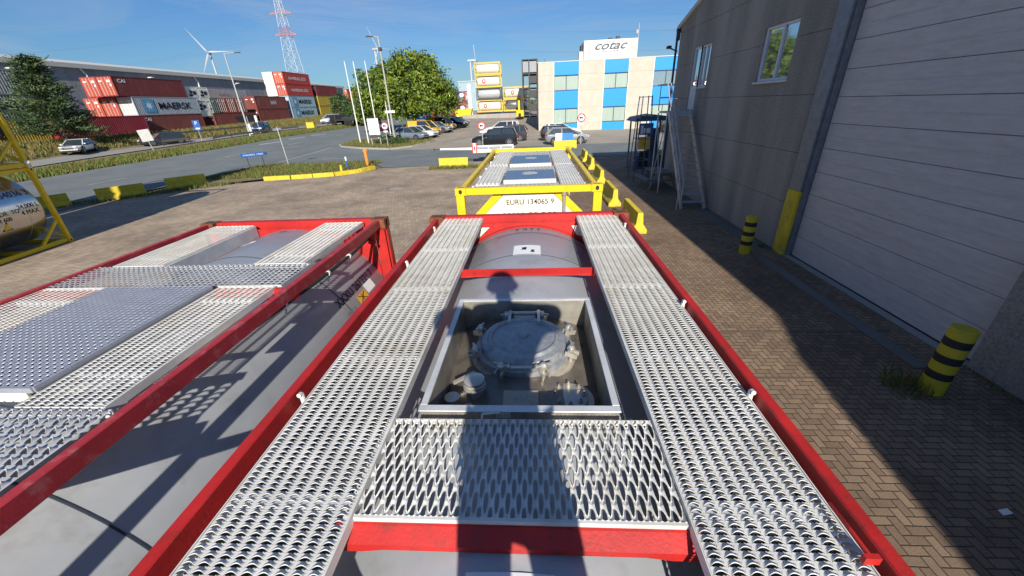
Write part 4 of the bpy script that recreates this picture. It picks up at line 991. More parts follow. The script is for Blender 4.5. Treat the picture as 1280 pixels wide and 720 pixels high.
# ---- white trailer behind the yellow barrier
t=thing('trailer','white drawbar trailer with a red and white marker board beside the yellow tank container','trailer',(-2.7,29.6,0))
m=MB(); m.bbox(-1.55,1.2,-.9,.9,.92,.98,.01); m.bbox(-1.55,1.2,-.92,-.86,.75,.9,.01); m.bbox(-1.55,1.2,-.92,-.86,1.15,1.24,.01)
for x in(-1.5,-.6,.3,1.15): m.bar((x,-.89,.75),(x,-.89,1.22),.05)
m.bar((-1.55,0,.98),(-4.2,-.5,1.05),.09,.12); m.bar((-1.55,-.7,.98),(-4.2,-.5,1.05),.07,.09); m.build('chassis',WHITE,t)
m=MB(); m.bar((-4.2,-.5,1.05),(-4.6,-.62,1.06),.06); m.tube((-4.6,-.62,1.0),(-4.6,-.62,1.12),.06); m.build('coupling',DARK,t)
for x in(-.4,.6):
    m=MB(); m.lathe([(.2,-.11),(.40,-.11),(.42,-.08),(.42,.08),(.40,.11),(.2,.11)],(x,-.8,.42),24,'y'); w=m.build('wheel',TYRE,t,True); m=MB(); m.lathe([(.001,-.04),(.2,-.1),(.2,.1),(.001,.04)],(x,-.8,.42),20,'y'); m.build('rim',WHITE,w,True)
m=MB(); m.bbox(-1.78,-1.42,-1.0,-.96,.75,1.42,.01); mb=m.build('marker_board',WHITE,t)
m=MB(); m.box(-1.775,-1.70,-1.005,-1.001,.76,1.41); m.box(-1.50,-1.425,-1.005,-1.001,.76,1.41); m.box(-1.65,-1.55,-1.005,-1.001,.95,1.2); m.build('red_marking',SIGNR,mb)

# ================================================================== OFFICE BUILDING
OY=58.0; ZB=.2
t=thing('office_building','two storey beige office with bright blue panels and a big white rooftop sign','building',(0,OY,0))
m=MB()
cols=[(.6,2.65),(6.05,9.25),(12.5,15.65),(19.1,22.2),(25.6,28.8)]
gl=[(2.65,6.05),(9.25,12.5),(15.65,19.1),(22.2,25.6)]
for a,b in cols: m.box(a,b,0,.3,ZB-.6,8.5)
m.box(.6,28.8,.305,14,ZB-.6,8.35); m.build('wall',OFFW,t)
m=MB(); m.box(.5,28.9,-.03,14.1,8.501,8.6); m.build('roof_edge',ROOFM,t)
m=MB()
for a,b in gl:
    for x in(a-.01,b-.07): m.box(x,x+.08,-.03,.0-.002,ZB-.2,8.49)
split_build(m,'corner_trim',WHITE,t)
m=MB()
for a,b in cols:
    for z in(1.0,3.0,5.1,7.0): m.box(a+.02,b-.02,-.012,-.002,z,z+.03)
split_build(m,'panel_joint',pm('joint_grey',(.36,.33,.28),.8),t)
m=MB()
for a,b in gl:
    for z0,z1 in((6.97,8.49),(2.95,5.12),(-.3,1.05)):
        m.bbox(a+.02,b-.02,.02,.2,z0,z1,.02)
split_build(m,'blue_panel',OBLUE,t)
for gi,(a,b) in enumerate(gl):
    for z0,z1 in((5.14,6.95),(1.07,2.93)):
        m=MB()
        m.bbox(a+.03,b-.03,.10,.2,z0,z0+.08,.01); m.bbox(a+.03,b-.03,.10,.2,z1-.08,z1,.01)
        for k in(0,.5,1): x=a+.03+(b-a-.14)*k; m.bbox(x,x+.08,.10,.2,z0+.08,z1-.08,.01)
        wdw=m.build('window',DARK,t)
        m=MB(); m.box(a+.05,b-.05,.16,.165,z0+.03,z1-.03); m.build('pane',BLIND if (gi<2 or z0<2) else GLASSM,wdw)
# rooftop sign box
m=MB(); m.bbox(6.55,13.4,.3,3.4,8.62,10.75,.05); sg=m.build('roof_sign_box',WHITE,t)
m=MB(); m.bbox(7.05,12.95,.2,.29,9.2,10.6,.02); m.build('sign_panel',PAPER,sg)
m=MB(); m.box(7.12,7.45,.185,.198,9.25,10.55); m.box(12.55,12.88,.185,.198,9.25,10.55); split_build(m,'sign_side_strip',pm('sign_beige',(.55,.5,.38),.7),sg)
lettering('cotac',lambda x,y:(10.05+x,.175,10.05+y*1.0),pm('sign_dark_grey',(.07,.08,.1),.5),sg,size=1.35,shear=.45,width=4.2,offset=.022)
lettering('HOYER',lambda x,y:(10.0+x,.175,9.42+y),INK,sg,size=.34,width=2.1,spacing=1.3,offset=.012)
m=MB(); m.bbox(6.0,6.5,.6,2.2,8.62,9.6,.03); m.build('roof_unit',WHITE,t)
m=MB(); m.bbox(6.25,6.5,1.0,2.6,9.62,10.4,.03); m.build('dark_vent',DARK,t)
m=MB(); m.tube((13.55,1,8.6),(13.55,1,12.4),.04,n=8); m.tube((13.35,1,11.3),(13.35,1,11.7),.16,n=10); m.bar((13.3,1,11.5),(13.55,1,11.5),.04); m.build('antenna_mast',POLE,t)
m=MB()
for x in(10.0,11.0): m.bbox(x-.25,x+.25,1,1.5,10.75,11.0 if x<10.5 else 11.15,.03)
split_build(m,'roof_vent',DARK,t)
m=MB(); m.tube((1.5,.5,8.6),(1.5,.5,9.0),.03,n=6); m.build('roof_rod',RUST,t)

# ================================================================== CARS
CARM={}
def paint(name,col,metal=.3):
    if name not in CARM: CARM[name]=pm(name,col,.25,metal=metal,var=.03,coat=.8)
    return CARM[name]
def make_car(label,loc,rz,pt,L=4.4,W=1.8,Ht=1.5,kind='suv',group='cars parked and driving around the yard',cat='car'):
    t=thing('parked_car',label,cat,loc,rz,group)
    hl=L/2; hw=W/2
    # stations along x : (x, bottom, belt height, half width)
    if kind=='van': st=[(-hl,.35,1.0,.92),(-hl+.12,.26,1.05,1),(-hl*.4,.24,1.05,1),(.2,.24,1.04,1),(hl*.62,.24,1.0,1),(hl*.86,.26,.86,.97),(hl-.04,.32,.68,.86),(hl,.38,.55,.8)]
    elif kind=='coupe': st=[(-hl,.4,.85,.84),(-hl+.15,.3,.92,.95),(-hl*.45,.22,.88,1),(0,.22,.84,1),(hl*.45,.22,.82,1),(hl*.8,.26,.7,.95),(hl-.05,.3,.58,.84),(hl,.36,.5,.76)]
    else: st=[(-hl,.4,.9,.86),(-hl+.12,.3,.98,.96),(-hl*.45,.24,.98,1),(0,.24,.95,1),(hl*.4,.24,.93,1),(hl*.78,.27,.84,.96),(hl-.05,.32,.66,.86),(hl,.38,.55,.78)]
    m=MB(); V=[];F=[]; hs=Ht/1.5
    for x,b,z,k in st:
        w=hw*k; z*=hs if kind!='van' else 1
        V+=[(x,-w*.9,b),(x,-w,b+.15),(x,-w,(b+z)/2+.05),(x,-w*.96,z-.04),(x,-w*.84,z),(x,0,z+.03),(x,w*.84,z),(x,w*.96,z-.04),(x,w,(b+z)/2+.05),(x,w,b+.15),(x,w*.9,b)]
    n=11
    for i in range(len(st)-1):
        for k in range(n): F.append((i*n+k,(i+1)*n+k,(i+1)*n+(k+1)%n,i*n+(k+1)%n))
    F+=[tuple(range(n)),tuple(range((len(st)-1)*n,len(st)*n))[::-1]]
    m.add(V,F); body=m.build('body',pt,t,True)
    belt=(.95*hs if kind!='van' else 1.04)-.03; top=Ht
    if kind=='van': xs=(-hl+.05,-hl+.12,hl*.35,hl*.72)
    elif kind=='coupe': xs=(-hl+.35,-hl*.42,hl*.02,hl*.45); belt=.82
    elif kind=='estate': xs=(-hl+.08,-hl+.4,hl*.08,hl*.45)
    elif kind=='hatch': xs=(-hl+.08,-hl*.72,hl*.1,hl*.55)
    else: xs=(-hl+.08,-hl+.38,hl*.08,hl*.45)
    wb,wt=hw*.93,hw*.72
    # greenhouse glass
    def sec(x,z,w): return [(x,-w,z),(x,w,z)]
    A=(xs[0],belt,wb),(xs[3],belt,wb),(xs[2],top-.06,wt),(xs[1],top-.06,wt)
    V=[(a[0],-a[2],a[1]) for a in A]+[(a[0],a[2],a[1]) for a in A]
    m=MB(); m.add(V,[(0,1,2,3),(7,6,5,4),(0,3,7,4),(1,5,6,2),(3,2,6,7)]); g=m.build('windows',GLASS,t)
    m=MB(); V=[(xs[1]-.04,-wt,top-.065),(xs[2]+.05,-wt,top-.065),(xs[2]+.05,wt,top-.065),(xs[1]-.04,wt,top-.065),(xs[1]+.05,-wt*.85,top),(xs[2]-.15,-wt*.85,top),(xs[2]-.15,wt*.85,top),(xs[1]+.05,wt*.85,top)]
    m.add(V,[(0,3,2,1),(4,5,6,7),(0,1,5,4),(1,2,6,5),(2,3,7,6),(3,0,4,7)])
    for s in(-1,1):
        e=.004
        m.bar((xs[3]+.02,s*(wb+e),belt),(xs[2]+.02,s*(wt+e),top-.05),.07,.05); m.bar((xs[0]-.0,s*(wb+e),belt),(xs[1]-.0,s*(wt+e),top-.05),.10,.07)
        xm=(xs[1]+xs[2])/2+.1; m.bar((xm,s*(wb+e),belt),(xm-.03,s*(wt+e),top-.05),.06,.02)
        if kind in('suv','estate','van'): xq=xs[1]+.35*(xm-xs[1]); m.bar((xq,s*(wb+e),belt),(xq,s*(wt+e),top-.05),.10,.02)
        if kind=='van': m.prism([(xs[0]+.06,s*(wb+.012),belt),(xm-.05,s*(wb+.012),belt),(xm-.08,s*(wt+.012),top-.06),(xs[1],s*(wt+.012),top-.06)],(0,-s*.02,0))
    m.build('roof',pt,t,True)
    wr=.33*(1.05 if kind=='suv' else 1)
    for sx,fx in((-1,-hl+.78),(1,hl-.85)):
        for s in(-1,1):
            m=MB(); m.lathe([(wr+.06,-.01),(wr+.06,.012),(.001,.012)],(fx,s*(hw-.006) if s>0 else -(hw-.006)-.008,wr),20,'y'); m.build('wheel_arch',BLACK,body)
            m=MB(); yy=s*(hw-.09); m.lathe([(.2,-.105),(wr-.02,-.105),(wr,-.07),(wr,.07),(wr-.02,.105),(.2,.105)],(fx,yy,wr),24,'y'); wh=m.build('wheel',TYRE,t,True)
            m=MB(); yo=yy+s*.10
            m.lathe([(wr*.68,0),(wr*.68,s*.012),(wr*.6,s*.012),(wr*.58,0)],(fx,yo,wr),20,'y')
            for k in range(5): a=2*PI*k/5; m.bar((fx,yo+s*.004,wr),(fx+math.cos(a)*wr*.6,yo+s*.004,wr+math.sin(a)*wr*.6),.06,.015,(0,1,0))
            m.build('rim',CHROME,wh)
    for s in(-1,1):
        m=MB(); y0,y1=sorted((s*hw*.46,s*hw*.80)); m.bbox(hl-.10,hl+.005,y0,y1,.60,.72,.02); m.build('headlight',LAMPW,t)
        m=MB(); y0,y1=sorted((s*hw*.58,s*hw*.88)); m.bbox(-hl-.02,-hl+.1,y0,y1,.78 if kind!='van' else .8,.95 if kind!='van' else 1.25,.02); m.build('taillight',LAMPR,t)
        m=MB(); m.bbox(xs[3]-.25,xs[3]-.1,min(s*hw,s*(hw+.16)),max(s*hw,s*(hw+.16)),belt,belt+.13,.03); m.build('wing_mirror',pt,t,True)
    m=MB(); m.box(-hl-.012,-hl+.02,-.26,.26,.52,.63); m.build('number_plate',PAPER,t)
    m=MB(); m.bbox(hl-.02,hl+.008,-.45,.45,.42,.56,.01); m.build('grille',BLACK,t)
    m=MB(); m.box(-hl+.2,hl-.2,-hw*.85,hw*.85,.16,.3); m.build('underbody',BLACK,t)
    return t
black=paint('car_black',(.012,.014,.02)); dgrey=paint('car_dark_grey',(.05,.055,.065)); white=paint('car_white',(.72,.72,.72),0); silver=paint('car_silver',(.45,.47,.48),.6); blue=paint('car_blue',(.03,.06,.14)); yel=paint('car_yellow',(.75,.42,.02),0); sblue=paint('car_silver_blue',(.3,.36,.45),.5); dred=paint('car_dark_red',(.2,.02,.03))
def gz(x,y): return G(x,y)+.03
def car(label,x,y,rz,*a,**k): return make_car(label,(x,y,gz(x,y)),R(rz),*a,**k)
car('black SUV parked beside the round sign on its thin pole',-4.05,41.9,176,black,L=4.7,W=1.9,Ht=1.68,kind='suv')
car('dark grey SUV parked directly behind the black one',-3.1,46.6,176,dgrey,L=4.6,W=1.88,Ht=1.62,kind='suv')
car('dark red hatchback parked between the dark grey and the white SUV',-2.9,50.2,176,dred,L=4.1,Ht=1.5,kind='hatch')
car('white SUV parked rearmost in the row left of the office',-4.3,54.4,176,white,L=4.7,W=1.9,Ht=1.62,kind='suv')
car('silver hatchback parked behind the yellow barrier and the blue board',3.2,40.9,3,silver,L=4.2,Ht=1.48,kind='hatch')
car('black saloon parked just behind the silver hatchback',2.9,45.6,3,black,L=4.5,Ht=1.46,kind='estate')
car('white and black estate parked nearest the office wall',3.2,50.0,3,white,L=4.6,Ht=1.5,kind='estate')
car('black estate parked before the office near the notice shelter',17.3,50.8,-4,black,L=4.6,Ht=1.5,kind='estate')
car('silver blue hatchback parked nearest the flagpole island',-15.1,49.6,-20,sblue,L=4.2,Ht=1.5,kind='hatch')
car('white hatchback parked left of the nearer yellow van',-14.4,52.0,-18,white,L=4.0,Ht=1.48,kind='hatch')
car('yellow delivery van parked nearest the street',-15.0,55.3,-18,yel,L=4.5,W=1.85,Ht=1.85,kind='van',cat='van')
car('silver estate parked between the two yellow vans',-13.9,58.6,-18,silver,L=4.4,Ht=1.45,kind='estate')
car('yellow delivery van parked further from the street',-14.2,62.4,-18,yel,L=4.5,W=1.85,Ht=1.85,kind='van',cat='van')
car('dark car parked at the far end of the row by the tree',-12.9,66.0,-18,black,L=4.4,Ht=1.5,kind='estate')
car('dark grey car parked beyond the yellow vans, next to last',-13.2,69.5,-18,dgrey,L=4.4,Ht=1.5,kind='hatch')
car('white coupe on the lane under the pine',-50.3,42.0,-62,white,L=4.4,Ht=1.36,kind='coupe')
car('dark grey estate on the lane behind the white sign back',-47.9,50.0,-112,dgrey,L=4.7,Ht=1.45,kind='estate')
car('dark blue car on the lane beside the white bollards',-45.4,66.2,-72,blue,L=4.5,Ht=1.48,kind='estate')
car('white SUV far up the lane by the bush',-41.3,82.5,-100,white,L=4.7,W=1.9,Ht=1.66,kind='suv')
# dark flatbed trucks at the far bend
for k,(x,y) in enumerate(((-34.3,74.0),(-31.6,77.2))):
    t=thing('truck',['dark flatbed truck at the far bend left of the flagpoles','dark flatbed truck at the far bend right behind the first'][k],'truck',(x,y,gz(x,y)),R(150 if k==0 else 140),'dark trucks at the bend')
    m=MB(); m.bbox(-3.4,2.2,-1.1,1.1,.95,1.15,.02); m.bbox(-3.4,-.4,-1.1,1.1,1.15,1.55,.05); m.build('flatbed',DARK,t)
    m=MB(); m.bbox(1.5,3.2,-1.15,1.15,.6,2.0,.12); m.build('cab',BLACK,t,True)
    m=MB(); m.box(3.19,3.215,-1,1,1.3,1.85); m.build('windscreen',GLASS,t)
    for x2 in(-2.6,-1.4,2.2):
        for s in(-1,1):
            m=MB(); m.lathe([(.001,-.15),(.5,-.15),(.5,.15),(.001,.15)],(x2,s*1.0,.5),20,'y'); w=m.build('wheel',TYRE,t,True)

# ================================================================== SHIPPING CONTAINERS
CONTM={}
def cmat(n,c,dirt=(.25,.16,.1)):
    if n not in CONTM: CONTM[n]=pm('container_'+n,c,.6,var=.12,scale=1.2,dirt=dirt,damt=.35,dscale=1.3,stretch=(1,1,.4))
    return CONTM[n]
C_MAR=cmat('maroon',(.16,.022,.025)); C_BR=cmat('brown_red',(.19,.045,.035)); C_OR=cmat('orange_red',(.42,.08,.045)); C_RED=cmat('red',(.4,.04,.03)); C_GR=cmat('grey',(.36,.4,.44)); C_WH=cmat('white',(.62,.62,.58)); C_GN=cmat('green_grey',(.16,.2,.17)); C_YE=cmat('yellow',(.42,.3,.03)); C_CR=cmat('cream',(.85,.82,.7)); C_LG=cmat('light_grey',(.3,.32,.33)); C_BRO=cmat('bright_orange',(.65,.1,.04)); C_DR=cmat('deep_red',(.28,.015,.03)); C_BL=cmat('light_blue_grey',(.3,.42,.48))
def container(label,x,y,z,mat,L=12.19,door=None,logo=None,group='stacked shipping containers',lab2=None,reefer=False,rz=0):
    """long side along Y, its +X face towards the road; near end faces -Y. x,y = face corner at the near end"""
    t=thing('shipping_container',label,'container',(x,y,z),rz,group)
    W=2.44; Hh=2.58; m=MB()
    # corrugated sides
    n=int(L/.28)
    for side in(0,1):
        X=0 if side==0 else -W; sgn=-1 if side==0 else 1; pr=[]
        for i in range(n):
            y0=.12+(L-.24)*i/n; d=(L-.24)/n
            pr+=[(y0,.0),(y0+d*.35,.0),(y0+d*.5,.045),(y0+d*.85,.045)]
        pr.append((L-.12,0)); V=[];F=[]
        for yy,d in pr: V+=[(X+sgn*(.02+d),yy,.14),(X+sgn*(.02+d),yy,Hh-.1)]
        F=[(2*i,2*i+2,2*i+3,2*i+1) for i in range(len(pr)-1)]; m.add(V,F)
    m.box(-W+.02,-.02,.1,L-.1,Hh-.06,Hh-.03); m.box(-W+.05,-.05,L-.06,L-.04,.1,Hh-.1); m.box(-W+.02,-.02,.1,L-.1,.1,.14)
    m.build('side_wall',mat,t)
    m=MB()
    for X in(0,-W):
        a,b=sorted((X,X+(-.12 if X==0 else .12)))
        for yy in(0,L-.12): m.box(a,b,yy,yy+.12,0,Hh)
        a,b=sorted((X,X+(-.07 if X==0 else .07))); m.box(a,b,.12,L-.12,0,.14); m.box(a,b,.12,L-.12,Hh-.1,Hh)
    for yy in(0,L-.1): m.box(-W+.12,-.12,yy,yy+.1,0,.13); m.box(-W+.12,-.12,yy,yy+.1,Hh-.11,Hh)
    m.build('frame',mat,t)
    m=MB()
    for k in(0,1):
        a=-W+.13+k*(W-.26)/2; b=a+(W-.26)/2-.01; m.box(a,b,.02,.06,.14,Hh-.12)
        if not reefer:
            for z0 in(.3,.85,1.4,1.95): m.box(a+.08,b-.08,.005,.02,z0,z0+.35)
    d=m.build('end_door',door or mat,t)
    m=MB()
    if reefer:
        m.bbox(-W+.25,-.25,-.012,.02,.9,2.2,.01); m.build('cooling_unit',WHITE,d)
        m=MB(); m.lathe([(.001,-.03),(.3,-.03),(.3,0)],(-1.5,-.0,1.75),20,'y'); m.box(-1.1,-.4,-.02,-.013,1.3,1.9); m.box(-2.1,-1.2,-.02,-.013,1.05,1.4); m.build('cooling_fan',BLACK,d)
    else:
        for xx in(-W+.45,-W+.95,-.95,-.45): m.tube((xx,-.01,.12),(xx,-.01,Hh-.12),.022,n=6)
        split_build(m,'lock_bar',WHITE if (door or mat) in(C_OR,C_RED,C_BRO,C_GR) else mat,d)
        m=MB(); 
        for a,b,c2,d2 in((-.85,-.35,1.8,2.1),(-.6,-.35,1.3,1.6),(-2.1,-1.6,1.9,2.05)): m.box(a,b,-.035,-.03,c2,d2)
        split_build(m,'door_label',PAPER,d)
    if logo: logo(t,L,Hh)
    return t
FN=lambda yc,zc:(lambda x,y:(.012,yc+x,zc+y))
def L_word(txt,mat,yc,zc,size,width=None,**k): return lambda t,L,Hh: lettering(txt,FN(yc,zc),mat,t,size=size,width=width,**k)
def star(t,yc,zc,s):
    m=MB(); m.box(.006,.011,yc-s,yc+s,zc-s,zc+s); q=m.build('emblem_square',pm('emblem_blue',(.1,.35,.6),.6) if 'EMB' not in CONTM else CONTM['EMB'],t); CONTM['EMB']=q.data.materials[0]
    V=[]
    for k in range(14): a=PI*k/7+PI/2; r=s*.72 if k%2==0 else s*.30; V.append((.016,yc+r*math.cos(a),zc+r*math.sin(a)))
    V.append((.016,yc,zc)); m=MB(); m.add(V,[(k,(k+1)%14,14) for k in range(14)]); m.build('emblem_star',WINK,q)
def L_mae(t,L,Hh):
    star(t,2.4 if L>9 else 1.2,1.3,.95 if L>9 else .6)
    lettering('MAERSK',FN(L*.6 if L>9 else L*.6,1.3),INK,t,size=1.35 if L>9 else .95,width=6.4 if L>9 else 3.2,offset=.02)
def L_cai(t,L,Hh): lettering('CAI',FN(1.3,2.0),WINK,t,size=.62,width=1.2,offset=.03)
def L_ham(t,L,Hh):
    lettering('HAMBURG SÜD',FN(L*.5,1.35),WINK,t,size=.9,width=L*.66,shear=.2,offset=.02)
def L_m(t,L,Hh): lettering('m',FN(L*.62,1.5),INK,t,size=2.2,width=1.5,offset=.05); lettering('sc',FN(L*.62,.7),INK,t,size=.8,width=1.1,offset=.03)
def L_crest(t,L,Hh):
    m=MB()
    for k in range(5): yc=L*.55+(k-2)*.42; m.box(.008,.012,yc-.1,yc+.1,.95,1.75-(.2 if k%2 else 0)); m.box(.008,.012,yc-.2,yc+.2,1.3,1.42)
    m.build('white_crest',WINK,t)
YX=-60.0; Z0=2.02
def Zl(y): return max(2.0,G(YX-1,y))+.03
z=Zl(60); h=2.6
container('maroon container with a short white name, top of the nearest stack',YX,58.6,z+2*h,C_MAR,logo=L_cai,door=C_OR)  # sunlight on the end put into the orange red door colour
container('grey container with a blue star emblem and big black name',YX,60.4,z+h,C_GR,logo=L_mae,door=C_WH)
container('brown red container with a short white name under the grey one',YX,60.3,z,C_BR,logo=L_cai)
container('deep red container at ground level behind the pine',YX+1.0,48.0,z,C_DR)
container('orange red container end with white door labels, top row, leftmost of the nearest stack',YX-2.5,58.7,z+2*h,C_RED,L=6.06,door=C_OR)
container('rust orange container end just left of the white doors',YX-2.5,60.2,z+h,C_OR,L=6.06)
container('rust orange container end furthest left in the middle row, half behind the pine',YX-5.0,60.1,z+h,C_OR,L=6.06)
container('pale green container with a big black name behind the pine',YX,35.3,z+h,C_GN,logo=L_word('MAERSK',INK,8.5,1.3,1.5,6.0,offset=.02))
container('pale grey green container above the one with a big black name behind the pine',YX,35.1,z+2*h,C_LG)
container('yellow container with a black emblem behind the pine',YX,35.6,z,C_YE,logo=L_m)
# middle: reefers in two rows with their cooling units towards the camera side
for k in range(2):
    t=container('cream refrigerated container end in the upper pair, %s one'%['left','right'][k],YX+.0,0,0,C_CR,L=2.9,reefer=True,group='cream refrigerated container ends'); 
    t.rotation_euler=(0,0,R(90)); t.location=(YX-.2,73.6+k*2.5+2.44-2.44,z+2*h-.9)
for k in range(2):
    t=container('cream refrigerated container end in the lower pair, %s one'%['left','right'][k],YX+.0,0,0,C_CR,L=2.9,reefer=True,group='cream refrigerated container ends')
    t.rotation_euler=(0,0,R(90)); t.location=(YX-.2,74.8+k*2.5,z+h-.5)
container('brown container at ground level with a torn grey tarpaulin',YX,75.2,z,C_BR,logo=lambda t,L,Hh:(lambda m:(m.prism([(.02,5.2,1.7),(.02,7.4,1.9),(.02,11,2.1),(.02,11,.6),(.02,7.6,.3),(.02,6.4,.8)],(.03,0,0)),m.build('tarpaulin',DARK,t)))(MB()))
for k in range(3):
    t=container('orange red container end between the cream ends and the brown red containers, %s of three'%['left','middle','right'][k],YX,0,0,C_OR,L=6.06,group='orange red container ends'); t.rotation_euler=(0,0,R(90)); t.location=(YX,81.9+k*2.5-2.44+.0,z+h+.0)
t=container('dark green container end beside the lower cream pair',YX,0,0,C_GN,L=6.06,group='orange red container ends'); t.rotation_euler=(0,0,R(90)); t.location=(YX,78.6-.6,z+h)
container('light grey container with faint lettering above the orange red ends',YX-3,78.2,z+2*h-.6,C_LG,logo=L_word('HAPAG',GLETT,5.5,1.3,.7,2.6))
z2=Zl(88)
container('brown red container with a white crest, upper of two',YX,88.3,z2+h,C_BR,L=11.4,logo=L_crest)
container('brown red container at ground level below the one with the crest',YX,88.3,z2,C_BR,L=11.4)
z3=Zl(101)
for k in(3,2):
    container('red container with white diagonal lettering, %s in the tall stack'%('top' if k==3 else 'second from top'),YX,101.2,z3+k*h,C_RED,L=11.9,logo=L_ham,door=C_BRO if k==3 else C_OR)
for k in(1,0):
    container('pale blue grey container with an emblem, %s of the tall stack'%('second from ground' if k else 'bottom'),YX,101.2,z3+k*h,C_BL,L=11.9,logo=L_mae)
container('cream container end at the top left of the tall stack',YX-2.5,101.0,z3+3*h,C_CR,L=6.06); container('white container end below the cream one in the tall stack',YX-2.5,101.1,z3+2*h,C_WH,L=6.06)
container('maroon container right of the tall stack, on two yellow ones',YX,115.4,z3+2*h+.2,C_MAR,L=12)
container('yellow container with a black emblem, upper, right of the tall stack',YX,115.2,z3+h+.2,C_YE,L=12,logo=L_m)
container('yellow container with a black emblem, lower, right of the tall stack',YX,115.2,z3+.2,C_YE,L=12,logo=L_m)
k=0
for i in range(3):
    for j in range(2 if i<2 else 2):
        container('distant orange container in the far block, column %s, %s row'%(['one','two','three'][i],['lower','upper'][j]),-80+i*2.7,172+i*1.5,7.0+2.7*j,C_OR if (i+j)%3 else C_RED,L=6.06,group='distant orange containers')
container('distant white container at the foot of the far orange block',-82.7,171,7.0,C_WH,L=6.06)
container('distant pale blue container below the far orange block',-79,150,4.2,C_BL,logo=L_mae)
container('distant grey container carrying the far orange block',-82.7,172,4.3,C_LG,L=12)

# ---- warehouse behind
t=thing('warehouse','long grey metal clad warehouse behind the container stacks on the left','building',(-75,0,0))
m=MB(); m.box(-30,0,-30,165,0,12.1); m.build('wall',CLAD,t)
m=MB(); m.prism([(.5,-30,12.1),(.5,-30,12.75),(-15,-30,15.0),(-30.5,-30,12.75),(-30.5,-30,12.1)],(0,195.5,0)); m.build('roof',ROOFM,t)
for y in(20,45,68.5,92,116,140): m=MB(); m.path([(.15,y,12.1),(.12,y+.6,11.2),(.12,y+1.0,2.5)],.16,8); m.build('downpipe',WHITE,t,True)
for y in(58,80,104,126): m=MB(); m.bar((.1,y,11.0),(1.0,y,11.3),.08); m.bbox(.8,1.6,y-.3,y+.3,11.25,11.4,.03); m.build('wall_lamp',WHITE,t)

# ================================================================== FAR TANK STACKS
def small_tank(label,x,y,z,fr,tk,L=6.06,rz=0,group='tank containers stacked beyond the car park'):
    """long side along X"""
    t=thing('tank_container',label,'tank container',(x,y,z),rz,group)
    m=MB(); W=2.44;Hh=2.55
    for a in(0,L-.14):
        for b in(0,W-.14): m.box(a,a+.14,b,b+.14,0,Hh)
    for b in(0,W-.12):
        for zz in(0,Hh-.16): m.box(.14,L-.14,b,b+.12,zz,zz+ (.32 if zz==0 else .16))
    for a in(0,L-.12):
        for zz in(0,Hh-.14): m.box(a,a+.12,.14,W-.14,zz,zz+.14)
    for a,s in((.14,1),(L-.14,-1)): m.bar((a,.06,1.0),(a+s*.9,.06,.15),.1); m.bar((a,.06,1.6),(a+s*.5,.06,2.4),.08)
    m.build('frame',fr,t)
    m=MB(); m.lathe([(.01,.25),(.6,.32),(1.0,.5),(1.12,.75),(1.12,L-.75),(1.0,L-.5),(.6,L-.32),(.01,L-.25)],(0,W/2,1.3),28,'x'); q=m.build('tank_shell',tk,t,True)
    return t,q
def disc_logo(q,x,z=1.35):
    m=MB(); m.lathe([(.001,-.012),(.42,-.012),(.42,0)],(x,.085,z),20,'y'); a=m.build('round_emblem',SIGNR,q)
    m=MB(); m.lathe([(.001,-.004),(.2,-.004),(.2,0)],(x,.07,z),16,'y'); m.build('emblem_centre',WINK,a)
TC=pm('cream_tank_shell',(.7,.66,.54),.5,var=.06,dirt=(.5,.4,.25),damt=.3); YE2=pm('ochre_yellow_frame',(.66,.45,.05),.5)
zb=G(-11,100)+.0
rows=[('cream','top',3,TC),('cream with a red emblem','second from top',2,TC),('grey','third from top',1,TANKG),('cream with a red emblem','bottom',0,TC)]
for a,b,k,tm in rows:
    t,q=small_tank('%s tank, %s of the tall four high stack'%(a,b),-13.6,100,zb+.6+k*2.6,YE2 if k!=1 else DARK,tm)
    if 'emblem' in a: disc_logo(q,2.0)
for k in(1,0):
    t,q=small_tank('%s tank in a yellow frame, %s right of the tall stack'%(('cream','upper') if k else ('polished','lower')),-7.2,100,zb+.6+k*2.6,YE2,TC if k else STAINL)
    if k: disc_logo(q,2.2)
# red framed tanks with their ends towards the camera
for k in range(4):
    for j in range(2):
        t,q=small_tank('steel tank in a red frame, %s row, position %s from the left'%(['lower','upper'][j],['one','two','three','four'][k]),-25.5+k*2.6+2.44,94,G(-20,94)+j*2.6,RED,STAINL,rz=R(90),group='red framed tanks end on')
# blue tank ends and a pale shed behind
for k in range(2):
    t,q=small_tank('blue grey tank standing left of the red framed tanks, %s one'%['left','right'][k],-26.0+k*2.8,88,G(-24,88),BINK,pm('blue_tank%d'%k,(.12,.18,.3),.5),rz=R(90),group='blue grey tanks end on')
t=thing('storage_shed','pale blue grey shed behind the red framed tanks','building',(-22,125,0))
m=MB(); m.box(0,11,0,12,0,10.2); m.build('wall',C_BL,t); m=MB(); m.box(-.2,11.2,-.2,12.2,10.2,10.4); m.build('roof',ROOFM,t)
m=MB(); m.lathe([(.001,-.02),(.9,-.02),(.9,0)],(8.5,-.0,7.0),20,'y'); m.build('round_emblem',pm('pale_blue_mark',(.25,.5,.65),.6),t)
t=thing('silo','slim white silo between the shed and the tall cream tank stack','silo',(-14.9,98,G(-14.9,98)))
m=MB(); m.lathe([(.55,0),(.55,6.3),(.3,6.6),(.001,6.7)],n=20); m.build('silo_body',WHITE,t,True)
